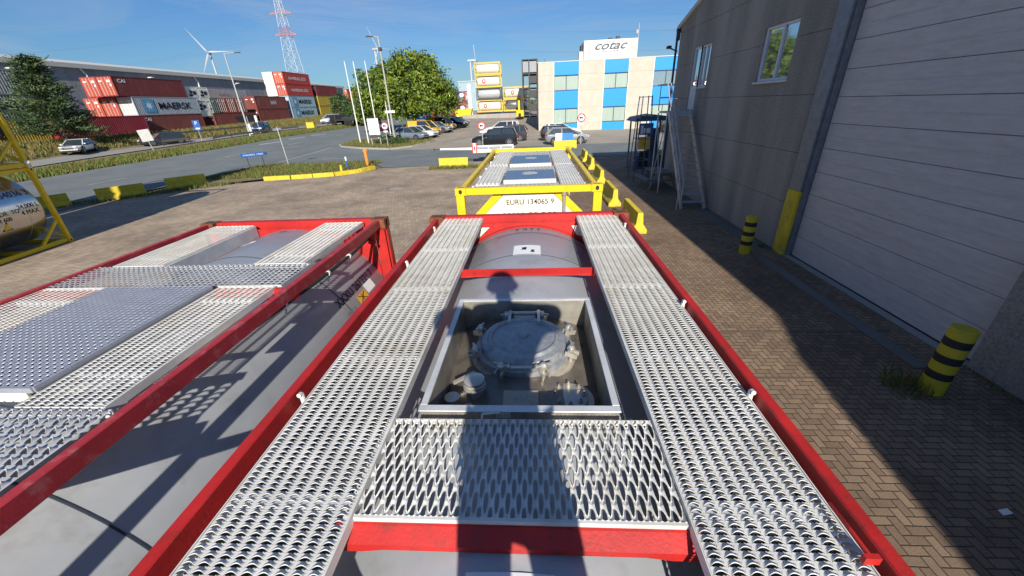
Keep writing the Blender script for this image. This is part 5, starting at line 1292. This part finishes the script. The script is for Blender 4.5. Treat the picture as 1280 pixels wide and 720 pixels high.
# tank stack left of the office, its shade put into the dark colour
t=thing('shaded_tank_rack','tall rack of stored tanks left of the office, its shade put into dark colour','rack',(-2.2,86,G(0,86)))
m=MB()
for x in(0,1.3,2.9):
    for y in(0,3,6): m.bar((x,y,0),(x,y,10.4),.22)
for z in(.4,2.9,5.4,7.9,10.3): m.box(-.1,3.0,-.1,6.1,z,z+.18)
for z in(1.2,3.8,6.3): m.box(1.2,2.9,.2,6,z,z+1.3)
m.build('rack_frame',DARK,t)
m=MB(); m.bbox(.05,2.9,.0,5.9,8.2,10.1,.05); m.build('stored_tank',C_LG,t)
t=thing('reach_stacker','yellow reach stacker parked in front of the dark rack','forklift',(-3.0,82,G(-2,82)))
m=MB(); m.bbox(-.5,1.0,-1,2.5,.5,1.7,.1); m.bbox(-.1,.3,-1.0,-.8,1.7,3.4,.04); m.build('body',YEL,t)
m=MB(); m.bbox(.1,1.0,.2,1.6,1.7,3.2,.1); m.bar((.6,-.9,.5),(.6,-.9,5.0),.15); m.build('cab',DARK,t)
for y in(-.6,1.9): m=MB(); m.lathe([(.001,-.25),(.65,-.25),(.65,.25),(.001,.25)],(.2,y,.65),18,'x'); m.build('wheel',TYRE,t,True)
# low wall, yellow skip and posts in front of the stacks
m=MB(); m.bbox(0,13.0,0,.4,0,.9,.02); o=m.build('low_wall',CONC); o.location=(-15.2,88,G(-9,88)-.1); tag(o,'low grey concrete wall in front of the cream tank stacks','wall')
o=thing('skip','yellow skip standing left of the tall cream tank stack','skip',(-17.3,92,G(-17,92)+.2))
m=MB(); m.prism([(0,0,0),(3.2,0,0),(3.6,0,1.5),(-.3,0,1.5)],(0,1.8,0)); m.build('skip_body',YEL,o); m=MB(); m.box(-.3,3.6,-.05,0,1.35,1.5); m.build('rim',YE2,o)
for k in range(5):
    o=thing('marker_post',['orange marker post before the low grey wall, leftmost','orange marker post before the low grey wall, second','orange marker post before the low grey wall, middle','orange marker post before the low grey wall, fourth','orange marker post before the low grey wall, rightmost'][k],'post',(-13.5+k*2.2,82,G(-10,82)),0,'orange posts before the low wall')
    m=MB(); m.tube((0,0,0),(0,0,1.1),.06,n=8); m.build('post',pm('faded_orange',(.5,.25,.12),.6) if k==0 else bpy.data.materials['faded_orange'],o)
# grass edge by the low wall
# ================================================================== TREES
def foliage(name,blobs,n,size,mats,parent,flat=.0,up=.3):
    m=MB(); tot=sum(b[3]*b[4]*b[5] for b in blobs)
    for bx,by,bz,rx,ry,rz_ in blobs:
        k=int(n*rx*ry*rz_/tot)
        cl=[]
        for _ in range(max(4,k//28)):
            while True:
                p=Vector((random.uniform(-1,1),random.uniform(-1,1),random.uniform(-1,1)))
                if .35<p.length<1: break
            p=p*(p.length**-.45 if p.length>0 else 1); cl.append(p)
        for c in cl:
            cc=Vector((bx+c.x*rx,by+c.y*ry,bz+c.z*rz_)); cr=size*random.uniform(1.8,3.6); cm=random.randrange(len(mats))
            for _ in range(28):
                q=cc+Vector((random.gauss(0,cr*.5),random.gauss(0,cr*.5),random.gauss(0,cr*.36)))
                nrm=(Vector((random.gauss(0,1),random.gauss(0,1),random.gauss(0,1)))+c*1.2+Vector((0,0,up))).normalized()
                a=nrm.orthogonal().normalized(); a=(a*math.cos(1)+nrm.cross(a)*math.sin(random.uniform(0,6))).normalized(); b=nrm.cross(a).normalized(); s=size*random.uniform(.5,1.1)
                m.add([q-a*s,q-b*s*.45,q+a*s,q+b*s*.5],[(0,1,2,3)],cm if random.random()<.7 else random.randrange(len(mats)))
    return m.build(name,mats,parent)
t=thing('broadleaf_tree','big bushy green deciduous tree between the flagpoles and the yellow vans','tree',(-17.5,59.5,G(-17.5,59.5)))
m=MB(); m.tube((0,0,0),(.2,0,2.6),.32,.24,10); 
for a,b,r in(((.2,0,2.4),(-3.5,.5,6.0),.16),((.2,0,2.4),(2.9,.4,5.6),.15),((.2,0,2.5),(.4,-.6,8.2),.17),((-1.4,.2,4),(-5.5,.5,5.4),.09),((1.8,.2,4.5),(4.2,-.6,4.2),.08)): m.tube(a,b,r,.04,8)
m.build('trunk',BARK,t,True)
foliage('crown',[(-.3,0,5.6,4.6,3.8,3.2),(-4.6,.2,4.9,3.2,3,2.6),(-6.2,0,3.9,2.1,2.2,2.0),(3.6,.2,4.6,2.9,2.8,2.5),(.9,0,8.2,3.3,3,2.1),(-2.6,0,7.2,2.6,2.5,2.0),(3.2,0,6.6,2.2,2.2,1.9),(-.4,-1.8,3.6,4.6,2,1.6),(5.0,0,3.5,1.6,1.8,1.3),(-6.0,0,7.2,1.2,1.2,1.2),(1.2,0,10.0,1.3,1.2,.8),(5.6,0,5.6,1.0,1,.8),(-7.6,0,5.2,1.1,1,1.1),(-7.0,-.4,2.9,1.3,1.2,1.2),(-1.6,0,9.4,1.1,1.1,.8),(3.2,0,8.6,1.2,1.1,.9)],30000,.27,LEAFS,t)
def pine(label,x,y,z,h,rad,n=9000):
    t=thing('pine_tree',label,'tree',(x,y,z))
    m=MB(); m.tube((0,0,0),(.2,0,h*.92),.3,.05,10); 
    tips=[]
    for k in range(46):
        u=k/46; zz=h*(.14+.83*u); rr_=rad*(1.08-u)**.8*random.uniform(.6,1.2); a=k*2.4+random.uniform(-.4,.4); p=Vector((.05,0,zz)); q=p+Vector((math.cos(a)*rr_,math.sin(a)*rr_,.12*rr_+random.uniform(-.4,.4))); m.tube(p,q,.07*(1.1-u),.015,6); tips.append((p,q,rr_))
    m.build('trunk',BARK,t,True)
    f=MB()
    for p,q,r_ in tips:
        for _ in range(int(n/46*(.4+r_/rad))):
            s=random.uniform(.25,1.05); c=p.lerp(q,s)+Vector((random.gauss(0,.38),random.gauss(0,.38),random.gauss(0,.2)))
            d=((q-p).normalized()+Vector((random.gauss(0,.6),random.gauss(0,.6),random.gauss(.25,.4)))).normalized(); w=d.cross(Vector((random.gauss(0,1),random.gauss(0,1),random.gauss(0,1)))).normalized()
            L=random.uniform(.2,.42); f.add([c-w*.055,c+w*.055,c+d*L+w*.02,c+d*L-w*.02],[(0,1,2,3)],random.randrange(3))
    f.build('crown',NEEDLES,t)
    return t
pine('dark green ragged pine standing before the containers on the far left',-54.7,44.8,1.5,9.4,3.7,15000)
t=thing('willow_bush','light green bushy young tree beside the far yellow containers','bush',(-47.2,101,G(-47.2,101)))
m=MB(); m.tube((0,0,0),(0,0,3),.12,.05,8); m.build('stem',BARK,t); foliage('crown',[(0,0,2.6,2.6,2,2.4),(2.8,0,1.6,2.2,1.6,1.6),(-.6,0,4.2,1.5,1.2,1.4)],5000,.25,WILLOW,t)
t=thing('hedge','low dark green shrubs beside the far lane under the big tree','shrubs',(-38,100,G(-38,100)))
foliage('foliage',[(0,0,1.0,6,2,1.3),(-6,0,.8,4,1.6,1.0)],3500,.22,WILLOW,t)
t=thing('hedge','small clipped shrub on the flagpole island beside the silver blue car','shrubs',(-16.6,45.6,G(-16.6,45.6)+.05))
foliage('foliage',[(0,0,.45,1.5,.9,.55),(1.6,-.2,.35,.9,.7,.45)],2600,.09,WILLOW,t)
t=thing('distant_trees','low distant dark treeline beyond the tank stacks','trees',(0,330,3)); tag(t,kind='stuff')
foliage('foliage',[(-45+i*14,random.uniform(-6,6),3+random.uniform(0,2.5),10,5,4.5) for i in range(9)]+[(-330+i*24,random.uniform(-6,6),2,15,5,4) for i in range(12)],9000,.9,[LEAFS[2],NEEDLES[0]],t)

# ---- grass and weeds
def grass_poly(name,fn,n,h,w,mats,weights,label):
    m=MB()
    for _ in range(n):
        x,y=fn(); z=G(x,y)-.02; hh=h*random.uniform(.35,1.1); b=random.uniform(0,PI); wx,wy=math.cos(b)*w,math.sin(b)*w; dx=random.uniform(-.4,.4)*hh; dy=random.uniform(-.4,.4)*hh
        m.add([(x-wx,y-wy,z),(x+wx,y+wy,z),(x+dx,y+dy,z+hh)],[(0,1,2)],random.choices(range(len(mats)),weights)[0])
    o=m.build(name,mats); return tag(o,label,'grass',None,'stuff')
def edge_l(y): return road_x(0,(y+40)/115)[0]
def f_verge():
    y=random.uniform(8,78)**1.0; u=random.random(); x=edge_l(y)-.1-u*5.6; return x,y
grass_poly('verge_grass',f_verge,26000,.4,.05,GRASSG,(5,4,2),'green and dry grass on the verge between street and lane')
def f_bank():
    y=random.uniform(25,120); u=random.random(); xr=-50.5+max(0,y-45)*.09; return xr+(-59-xr)*u,y
grass_poly('bank_grass',f_bank,26000,.5,.07,GRASSG,(2,6,1),'dry yellow grass on the bank below the containers')
def f_isl():
    while True:
        x=random.uniform(-22.4,-11.8); y=random.uniform(23.2,31.6)
        if y>24.9+max(0,(x+15.9))*.75 and (x<-12.2) : return x,y
o=grass_poly('island_weeds',f_isl,9000,.26,.02,GRASSG,(4,4,2),'weeds and dry grass on the street island inside the yellow kerb'); o.location.z=.10
def f_is2():
    while True:
        x=random.uniform(-22.3,-12.5); y=random.uniform(42.2,50)
        if y>44.6+max(0,-(x+21.4))*1.5-max(0,min(x+21.4,4.5))*.45 and (y>42.9) and not(x>-15.0 and y<41.9+(x+15.0)*1.1+.6): return x,y
o=grass_poly('parking_island_grass',f_is2,7000,.3,.03,GRASSG,(3,5,1),'yellowing grass on the island around the flagpoles'); o.location.z=.07
def f_edge():
    if random.random()<.5: a=random.random(); return -25.5+a*6.2+random.gauss(0,.4),17.2+a*6.5+random.gauss(0,.3)
    a=random.random(); return -7.2+a*3.5,26.75+random.gauss(0,.15)
o=grass_poly('edge_weeds',f_edge,3500,.3,.02,GRASSG,(3,4,2),'weeds along the feet of the yellow concrete barriers')

# ================================================================== POLES, SIGNS, FURNITURE
def lamp(label,x,y,z,h,arm,r=.09,mat=POLE,sc=1):
    t=thing('street_lamp',label,'street lamp',(x,y,z),0,None)
    m=MB(); m.tube((0,0,0),(0,0,h),r,r*.55,12); m.tube((0,0,0),(0,0,1.0),r*1.25,r*1.2,12); m.build('pole',mat,t,True)
    m=MB(); ax,ay=arm; m.tube((0,0,h-.04),(ax,ay,h+.04),r*.4,n=8); m.build('arm',mat,t)
    m=MB(); L=math.hypot(ax,ay); ux,uy=ax/L,ay/L; m.bar((ax,ay,h+.03),(ax+ux*.75*sc,ay+uy*.75*sc,h+.06),.3*sc,.09*sc); m.build('lamp_head',DARK,t)
    return t
lamp('tall slim street lamp before the long warehouse',-42.84,59.5,G(-42.84,59.5),10.7,(1.3,.3),.12)
lt=lamp('tall street lamp at the flagpole island with a curved dark head',-15.9,45.6,G(-15.9,45.6),10.45,(-.5,0),.12,pm('concrete_pole',(.38,.37,.31),.8))
m=MB(); m.bbox(-.55,.55,-.16,-.12,3.3,3.55,.01); m.build('name_plate',PAPER,lt)
m=MB(); m.bbox(-.15,.15,-.2,.2,9.2,9.5,.03); m.build('sensor_box',DARK,lt)
for k,(x,y,h_) in enumerate(((-20.7,47.3,8.4),(-19.3,46.3,8.3),(-19.7,50.6,8.6),(-19.2,53.8,4.2))):
    t=thing('flagpole',['white flagpole, leftmost on the island by the bend','white flagpole, second from the left, the one nearest the street corner','white flagpole, third from the left, behind the white notice sign','short white flagpole, rightmost, against the tree'][k],'flagpole',(x,y,G(x,y)),0,'white flagpoles')
    m=MB(); m.tube((0,0,0),(0,0,h_),.075,.045,10); m.build('pole',WHITE,t,True); m=MB(); m.lathe([(.001,-.06),(.07,0),(.001,.08)],(0,0,h_+.04),10); m.build('finial',WHITE,t,True)
def round_sign(label,x,y,h=2.35,s=.38):
    t=thing('traffic_sign',label,'traffic sign',(x,y,G(x,y)),0,'round no trucks signs')
    m=MB(); m.tube((0,.03,0),(0,.03,h+.1),.035,n=10); m.build('pole',POLE,t,True)
    m=MB(); m.lathe([(.001,-.01),(s,-.01),(s,.01),(.001,.01)],(0,0,h),28,'y'); d=m.build('red_ring',SIGNR,t)
    m=MB(); m.lathe([(.001,-.004),(s*.76,-.004),(s*.76,0)],(0,-.012,h),28,'y'); w=m.build('white_disc',PAPER,d)
    m=MB(); m.box(-.2,.06,-.021,-.018,h-.05,h+.1); m.box(.075,.18,-.021,-.018,h-.05,h+.05); m.box(-.16,-.08,-.021,-.018,h-.1,h-.05); m.box(.08,.15,-.021,-.018,h-.1,h-.05); m.build('truck_symbol',INK,w)
    m=MB(); m.box(-.22,.22,-.01,.01,h-.62,h-.46); m.build('sub_plate',PAPER,t)
    return t
round_sign('round red ringed truck ban sign in front of the black SUV',-5.2,40.5,2.0,.36)
round_sign('round red ringed truck ban sign in front of the silver hatchback',4.5,40.0,2.35,.38)
round_sign('round red ringed truck ban sign on the flagpole island',-16.0,43.4,2.15,.38)
t=thing('notice_sign','white stacked notice board on the flagpole island','sign',(-17.7,44.6,G(-17.7,44.6)))
m=MB()
for i in range(4): m.bbox(-.62,.62,-.03,.03,1.2+i*.42,1.58+i*.42,.01)
m.build('sign_panel',PAPER,t); m=MB(); m.box(-.62,.62,-.04,-.031,.9,1.15); m.box(-.5,.5,-.045,-.032,1.3,1.34); m.box(-.5,.5,-.045,-.032,2.2,2.24); m.build('dark_strip',DARK,t)
m=MB(); 
for x in(-.5,.5): m.bar((x,.05,0),(x,.05,2.9),.07)
split_build(m,'leg',POLE,t)
# blue street name sign on two legs
t=thing('direction_sign','low blue street name sign on two legs beside the street','street sign',(-21.0,28.9,.08),R(48))
m=MB(); m.bbox(-.85,.75,-.025,.025,1.0,1.28,.01); m.prism([(.75,-.024,1.0),(.95,-.024,1.14),(.75,-.024,1.28)],(0,.048,0)); p=m.build('sign_panel',SIGNB,t)
lettering('HAVEN 1900',lambda x,y:(-.05+x,-.03,1.14+y),WINK,p,size=.15,width=1.3)
m=MB(); m.prism([(.72,-.028,1.02),(.93,-.028,1.14),(.72,-.028,1.26)],(0,.003,0)); m.build('arrow_tip',DARK,p)
m=MB(); 
for x in(-.5,.5): m.bar((x,.03,0),(x,.03,1.1),.05)
split_build(m,'leg',DARK,t)
t=thing('sign_post','thin grey post with a small plate seen edge on beside the weedy island','sign post',(-19.87,31.0,.06))
m=MB(); m.tube((0,0,0),(-.1,.0,2.9),.035,n=10); m.build('pole',POLE,t,True); m=MB(); m.bar((-.55,.1,2.72),(.25,-.05,2.78),.03,.16); m.build('sign_plate',GLETT,t)
# orange marker post and small blue white post
t=thing('marker_post','bright orange marker post at the tip of the weedy island','post',(-12.5,29.0,.07))
m=MB(); m.bbox(-.10,.10,-.06,.06,0,1.2,.03); m.bbox(-.15,.15,-.07,.07,1.0,1.15,.03); m.build('post',ORANGE,t)
t=thing('marker_post','small blue post with a white top on the weedy island','post',(-13.4,27.6,.07))
m=MB(); m.tube((0,0,0),(0,0,.62),.06,n=10); m.build('post',BINK,t,True); m=MB(); m.tube((0,0,.62),(0,0,.85),.062,n=10); m.lathe([(.062,0),(.001,.05)],(0,0,.85),10); m.build('cap',WHITE,t,True)
t=thing('marker_post','stubby yellow post at the yellow kerb of the weedy island','post',(-13.1,26.0,.05))
m=MB(); m.tube((0,0,0),(.03,0,.55),.09,.07,n=10); m.build('post',YELC,t,True)
# signs on the verge
def bent_sign(label,x,y,h,rz,mat,pw,ph,tilt=0,cat='sign',sym=None):
    t=thing('road_sign',label,cat,(x,y,G(x,y)),R(rz)); t.rotation_euler=(0,R(tilt),R(rz))
    m=MB(); m.tube((0,.04,0),(0,.04,h),.035,n=8); m.build('pole',POLE,t,True)
    m=MB(); m.bbox(-pw/2,pw/2,-.01,.02,h-ph,h,.005); p=m.build('sign_panel',mat,t)
    if sym: sym(p,h,ph)
    return t
bent_sign('plain whitish sign back leaning on its post before the dark grey estate',-42.3,42.6,2.4,42,pm('sign_back',(.55,.55,.52),.5),1.0,1.2,-6)
def psym(p,h,ph): lettering('P',lambda x,y:(x,-.02,h-.35+y),WINK,p,size=.6); m=MB(); m.box(-.22,.22,-.021,-.014,h-ph+.12,h-ph+.32); m.build('car_symbol',WINK,p)
bent_sign('blue parking sign with a white symbol on the verge',-46.0,54.0,2.6,42,SIGNB,.75,1.25,0,sym=psym)
for k,(y,x) in enumerate(((69.5,-46.8),(71.0,-46.4))):
    t=thing('bollard_sign',['white roadside pillar beside the dark blue car, nearer one','white roadside pillar beside the dark blue car, further one'][k],'pillar',(x+2.3,y-7.2,G(x+2.3,y-7.2)),0,'white roadside pillars'); m=MB(); m.bbox(-.18,.18,-.1,.1,0 if k==0 else 1.6,1.5 if k==0 else 2.6,.03); m.build('pillar_body',WHITE,t); m=MB(); m.tube((0,0,0),(0,0,2.6),.04,n=8); m.build('post',POLE,t)
t=thing('grit_box','small yellow box beside the far lane','box',(-39.6,71.6,G(-39.6,71.6))); m=MB(); m.bbox(-.8,.6,-.4,.4,0,.9,.05); m.build('box_body',YELC,t); m=MB(); m.bbox(-.85,.65,-.45,.45,.9,1.0,.02); m.build('lid',YELC,t)
# guard rails
def guard(label,pts):
    t=thing('guard_rail',label,'guard rail',(pts[0][0],pts[0][1],0),0,'low guard rails along the lane'); ox,oy=pts[0]
    m=MB()
    for a,b in zip(pts,pts[1:]):
        m.bar((a[0]-ox,a[1]-oy,G(*a)+.58),(b[0]-ox,b[1]-oy,G(*b)+.58),.06,.26)
    m.build('rail',pm('rail_dull',(.1,.1,.095),.6) if 'rail_dull' not in bpy.data.materials else bpy.data.materials['rail_dull'],t)
    for a,b in zip(pts,pts[1:]):
        L=math.hypot(a[0]-b[0],a[1]-b[1]); n=int(L/2)
        for i in range(n+1): x=a[0]+(b[0]-a[0])*i/max(1,n); y=a[1]+(b[1]-a[1])*i/max(1,n); m=MB(); m.bar((x-ox,y-oy,G(x,y)),(x-ox,y-oy,G(x,y)+.6),.09); m.build('post',DARK,t)
guard('low dark guard rail between the street and the lane, nearer run',[(-43.0,52.5),(-42.0,58),(-40.9,64),(-39.8,67.5)])
guard('low dark guard rail between the street and the lane, further run',[(-37.6,73.5),(-36.5,78),(-35.8,81)])
guard('short dark guard rail just behind the blue parking sign',[(-46.6,48.5),(-45.6,51.5)])
guard('low dark rail up on the dry bank below the brown red container',[(-51.8,54),(-51,62),(-50,70)])

# ---- wind turbines, pylon, wires
TURB=pm('turbine_grey_white',(.45,.47,.5),.5,var=.05)
def turbine(label,x,y,h,r,rot,yaw,lean=0):
    t=thing('wind_turbine',label,'wind turbine',(x,y,0),R(yaw),'wind turbines on the horizon')
    m=MB(); m.tube((0,0,-5),(0,0,h),1.1,.55,20); m.build('tower',TURB,t,True)
    m=MB(); m.tube((0,1.6,h+.6),(0,-2.6,h+.6),.9,.8,14); m.lathe([(.9,0),(.6,-1),(.01,-1.7)],(0,-2.5,h+.6),14,'y'); m.build('nacelle',TURB,t,True)
    for k in range(3):
        a=R(rot)+k*2*PI/3; m=MB(); d=Vector((math.sin(a),0,math.cos(a))); s=Vector((math.cos(a),0,-math.sin(a))); c=Vector((0,-3.9,h+.6)); V=[]
        for u,w_ in((0.02,.4),(.12,.04*r),(.5,.026*r),(1,.08)):
            p=c+d*u*r; V+=[p-s*w_,p+Vector((0,-.25,0)),p+s*w_*.5,p+Vector((0,.25,0))]
        m.add(V,[(i*4+j,i*4+(j+1)%4,i*4+4+(j+1)%4,i*4+4+j) for i in range(3) for j in range(4)]); m.build('blade',TURB,t)
turbine('white wind turbine above the warehouse on the left',-264,350,51,20,-32,20)
turbine('white wind turbine just right of the broadleaf tree',-43.2,300,31,9,-12,75)
turbine('white wind turbine half hidden by the broadleaf tree',-112,310,42,14,-30,60)
t=thing('lattice_mast','tall red and white lattice pylon rising over the containers','pylon',(-168,300,3))
RW=[pm('mast_red',(.45,.2,.19),.6),pm('mast_white',(.55,.58,.62),.6)]
m=MB(); Hm=84
lv=[0,9,18,27,34,41,48,54,60,66,72,78,84]
def wd(z): return 5.0*(1-z/Hm)**1.15+.9
for i,(a,b) in enumerate(zip(lv,lv[1:])):
    A=wd(a);B=wd(b); mi=0 if (i%4 in(2,)) or i>10 else 1
    ca=[(-A,-A,a),(A,-A,a),(A,A,a),(-A,A,a)]; cb=[(-B,-B,b),(B,-B,b),(B,B,b),(-B,B,b)]
    for j in range(4): m.bar(ca[j],cb[j],.24,mi=mi); m.bar(ca[j],cb[(j+1)%4],.11,mi=mi); m.bar(ca[(j+1)%4],cb[j],.11,mi=mi); m.bar(cb[j],cb[(j+1)%4],.11,mi=mi)
m.build('lattice_body',RW[::1],t)
for z in(50,62,74):
    m=MB(); 
    for s in(-1,1): m.bar((0,0,z),(s*7.5,0,z-.4),.5); m.bar((0,0,z+2),(s*7.5,0,z-.2),.25)
    m.build('cross_arm',RW[0],t)
WIRE=pm('grey_wire',(.12,.15,.2),.6)
k=0
for z,xo in((50,-7.5),(50,7.5),(62,-7.5),(62,7.5),(74,0)):
    for dx,dy,nm in((-420,-60,'left'),(520,60,'right')):
        m=MB(); P=[]; 
        for i in range(25):
            u=i/24; P.append((dx*u,dy*u,-18*4*u*(1-u)))
        m.path(P,.028,4); o=m.build('power_line',WIRE); o.location=(-168+xo,300,z+2.6); k+=1
        tag(o,'thin overhead wire running %s from the pylon, from its %s arm%s'%(nm,{50:'lowest',62:'middle',74:'top'}[z],'' if z==74 else (', near side' if xo<0 else ', far side')),'power line','overhead wires')
t=thing('crane_jib','thin grey crane jib rising behind the warehouse at the far left','crane',(-300,170,0))
m=MB(); m.bar((8,0,0),(-14,0,62),.9); m.bar((10,0,0),(-12,0,60),.5)
for i in range(14): u=i/14; m.bar((8-22*u,0,62*u),(10-22*(u+.04),0,60*(u+.04)),.3)
m.build('jib',GLETT,t); m=MB(); m.bbox(2,14,-4,4,0,6,.5); m.build('crane_base',DARK,t)

# ================================================================== THE PHOTOGRAPHER (outside the frame, seen only by the shadow)
def skin(name,verts,edges,radii,root,mat,parent=None,lvl=2):
    me=bpy.data.meshes.new(name); me.from_pydata(verts,edges,[]); o=bpy.data.objects.new(name,me); COL.objects.link(o)
    md=o.modifiers.new('s','SKIN'); 
    for i,r in enumerate(radii): me.skin_vertices[0].data[i].radius=(r,r) if not isinstance(r,tuple) else r
    me.skin_vertices[0].data[root].use_root=True
    sd=o.modifiers.new('d','SUBSURF'); sd.levels=lvl; sd.render_levels=lvl
    dg=bpy.context.evaluated_depsgraph_get(); dg.update(); nm=bpy.data.meshes.new_from_object(o.evaluated_get(dg)); bpy.data.objects.remove(o)
    nm.name=name
    nm.materials.clear(); nm.materials.append(mat); nm.polygons.foreach_set('use_smooth',[True]*len(nm.polygons))
    q=bpy.data.objects.new(name,nm); COL.objects.link(q)
    if parent: q.parent=parent
    return q
SKINM=pm('skin',(.5,.3,.22),.55); CLOTH=pm('navy_workwear',(.03,.045,.09),.85,bump=.002); HELM=pm('white_helmet',(.75,.75,.72),.35); SHOE=pm('work_boots',(.05,.035,.025),.8); PHONEM=pm('phone_black',(.02,.02,.02),.3)
FZ=2.565
def make_person():
    t=thing('person','person standing behind the camera in dark workwear and a helmet, holding up a phone','person',(.105,-.50,FZ)); t.scale=(.93,)*3
    # local: x right, y forward, z up from the soles
    V=[(0,0,.95),(.02,-.01,1.18),(.04,0,1.40),(.06,.01,1.50),(.07,.03,1.60),(.075,.05,1.74),   # pelvis, waist, chest, neck base, neck, head
       (.10,0,.88),(.13,.02,.50),(.14,-.02,.09),(.15,.12,.045),(-.10,0,.88),(-.13,.02,.50),(-.14,-.02,.09),(-.15,.12,.045),
       (.28,0,1.49),(.45,.12,1.43),(.05,.44,1.315),(-.19,0,1.49),(-.40,.12,1.41),(-.26,.44,1.315)]
    E_=[(0,1),(1,2),(2,3),(3,4),(4,5),(0,6),(6,7),(7,8),(8,9),(0,10),(10,11),(11,12),(12,13),(2,14),(14,15),(15,16),(2,17),(17,18),(18,19)]
    Rr=[(.17,.13),(.165,.12),(.19,.13),.08,.055,.085,.105,.07,.05,.045,.105,.07,.05,.045,.07,.05,.032,.07,.05,.032]
    b=skin('body',V,E_,Rr,0,SKINM,t)
    j=skin('jacket',[(0,0,.74),(0,0,.95),(.02,-.01,1.20),(.045,0,1.45),(.06,.01,1.56),(.28,0,1.51),(.46,.12,1.45),(.09,.38,1.32),(-.20,0,1.51),(-.41,.12,1.43),(-.27,.38,1.32)],[(0,1),(1,2),(2,3),(3,4),(3,5),(5,6),(6,7),(3,8),(8,9),(9,10)],[(.21,.17),(.20,.16),(.19,.15),(.20,.15),.14,.115,.10,.055,.115,.10,.055],2,CLOTH,t)
    p=skin('trousers',[(0,0,.90),(.11,0,.84),(.14,.02,.50),(.15,-.01,.12),(-.11,0,.84),(-.14,.02,.50),(-.15,-.01,.12)],[(0,1),(1,2),(2,3),(0,4),(4,5),(5,6)],[(.19,.15),.13,.10,.085,.13,.10,.085],0,CLOTH,t)
    for s in(-1,1): skin('boot',[(s*.15,-.05,.055),(s*.15,.05,.05),(s*.155,.15,.04),(s*.15,-.02,.16)],[(0,1),(1,2),(0,3)],[.055,.052,.042,.058],0,SHOE,t,1)
    m=MB(); m.lathe([(.125,0),(.135,.0),(.132,.03),(.118,.085),(.08,.13),(.001,.15)],(.075,.05,1.78),24); m.lathe([(.13,0),(.145,-.005),(.145,.005),(.13,.012)],(.075,.06,1.78),24); m.build('helmet',HELM,t,True)
    # face
    m=MB()
    m.lathe([(.001,.03),(.012,.02),(.016,0)],(.075,.135,1.70),8,'y')
    for s in(-1,1): m.lathe([(.001,.008),(.010,.004),(.012,-.004)],(.075+s*.032,.128,1.735),8,'y')
    m.build('face_features',SKINM,t,True)
    m=MB(); m.bbox(.045,.105,.128,.136,1.655,1.665,.003); m.build('mouth',pm('lips',(.4,.15,.13),.6),t)
    for s in(-1,1): m=MB(); m.lathe([(.001,-.01),(.03,-.006),(.03,.006),(.001,.01)],(.075+s*.09,.04,1.73),10,'x'); m.build('ear',SKINM,t,True)
    # hands: palm, four fingers, thumb, closed on the two ends of the phone
    for s,wx in((1,.03),(-1,-.26)):
        ex=-.081+s*.09     # edge of the phone
        V=[(wx,.44,1.315),(ex+s*.035,.475,1.315)];E2=[(0,1)];Rr=[.028,(.018,.034)]
        for k in range(4):
            z=1.345-.020*k; L=(.9,1,.95,.8)[k]; a=len(V); V+=[(ex+s*.032,.485,z),(ex+s*.022,.495,z),(ex-s*.006*L,.500,z),(ex-s*.024*L,.498,z-.002)]; E2+=[(1,a),(a,a+1),(a+1,a+2),(a+2,a+3)]; Rr+=[.0095,.009,.0085,.0075]
        a=len(V); V+=[(ex+s*.030,.465,1.29),(ex+s*.008,.470,1.28),(ex-s*.018,.474,1.29)]; E2+=[(1,a),(a,a+1),(a+1,a+2)]; Rr+=[.012,.010,.009]
        skin('hand',V,E2,Rr,1,SKINM,b,2)
    return t
pt=make_person()
o=thing('mobile_phone','black mobile phone held up by the photographer','phone',(.03,-.035,FZ+1.222)); o.rotation_euler=(-PITCH,0,0)
m=MB(); m.bbox(-.078,.078,-.008,0,-.036,.036,.003); m.build('phone_body',PHONEM,o); m=MB(); m.box(-.072,.072,-.0095,-.0085,-.032,.032); m.build('screen',GLASS,o)
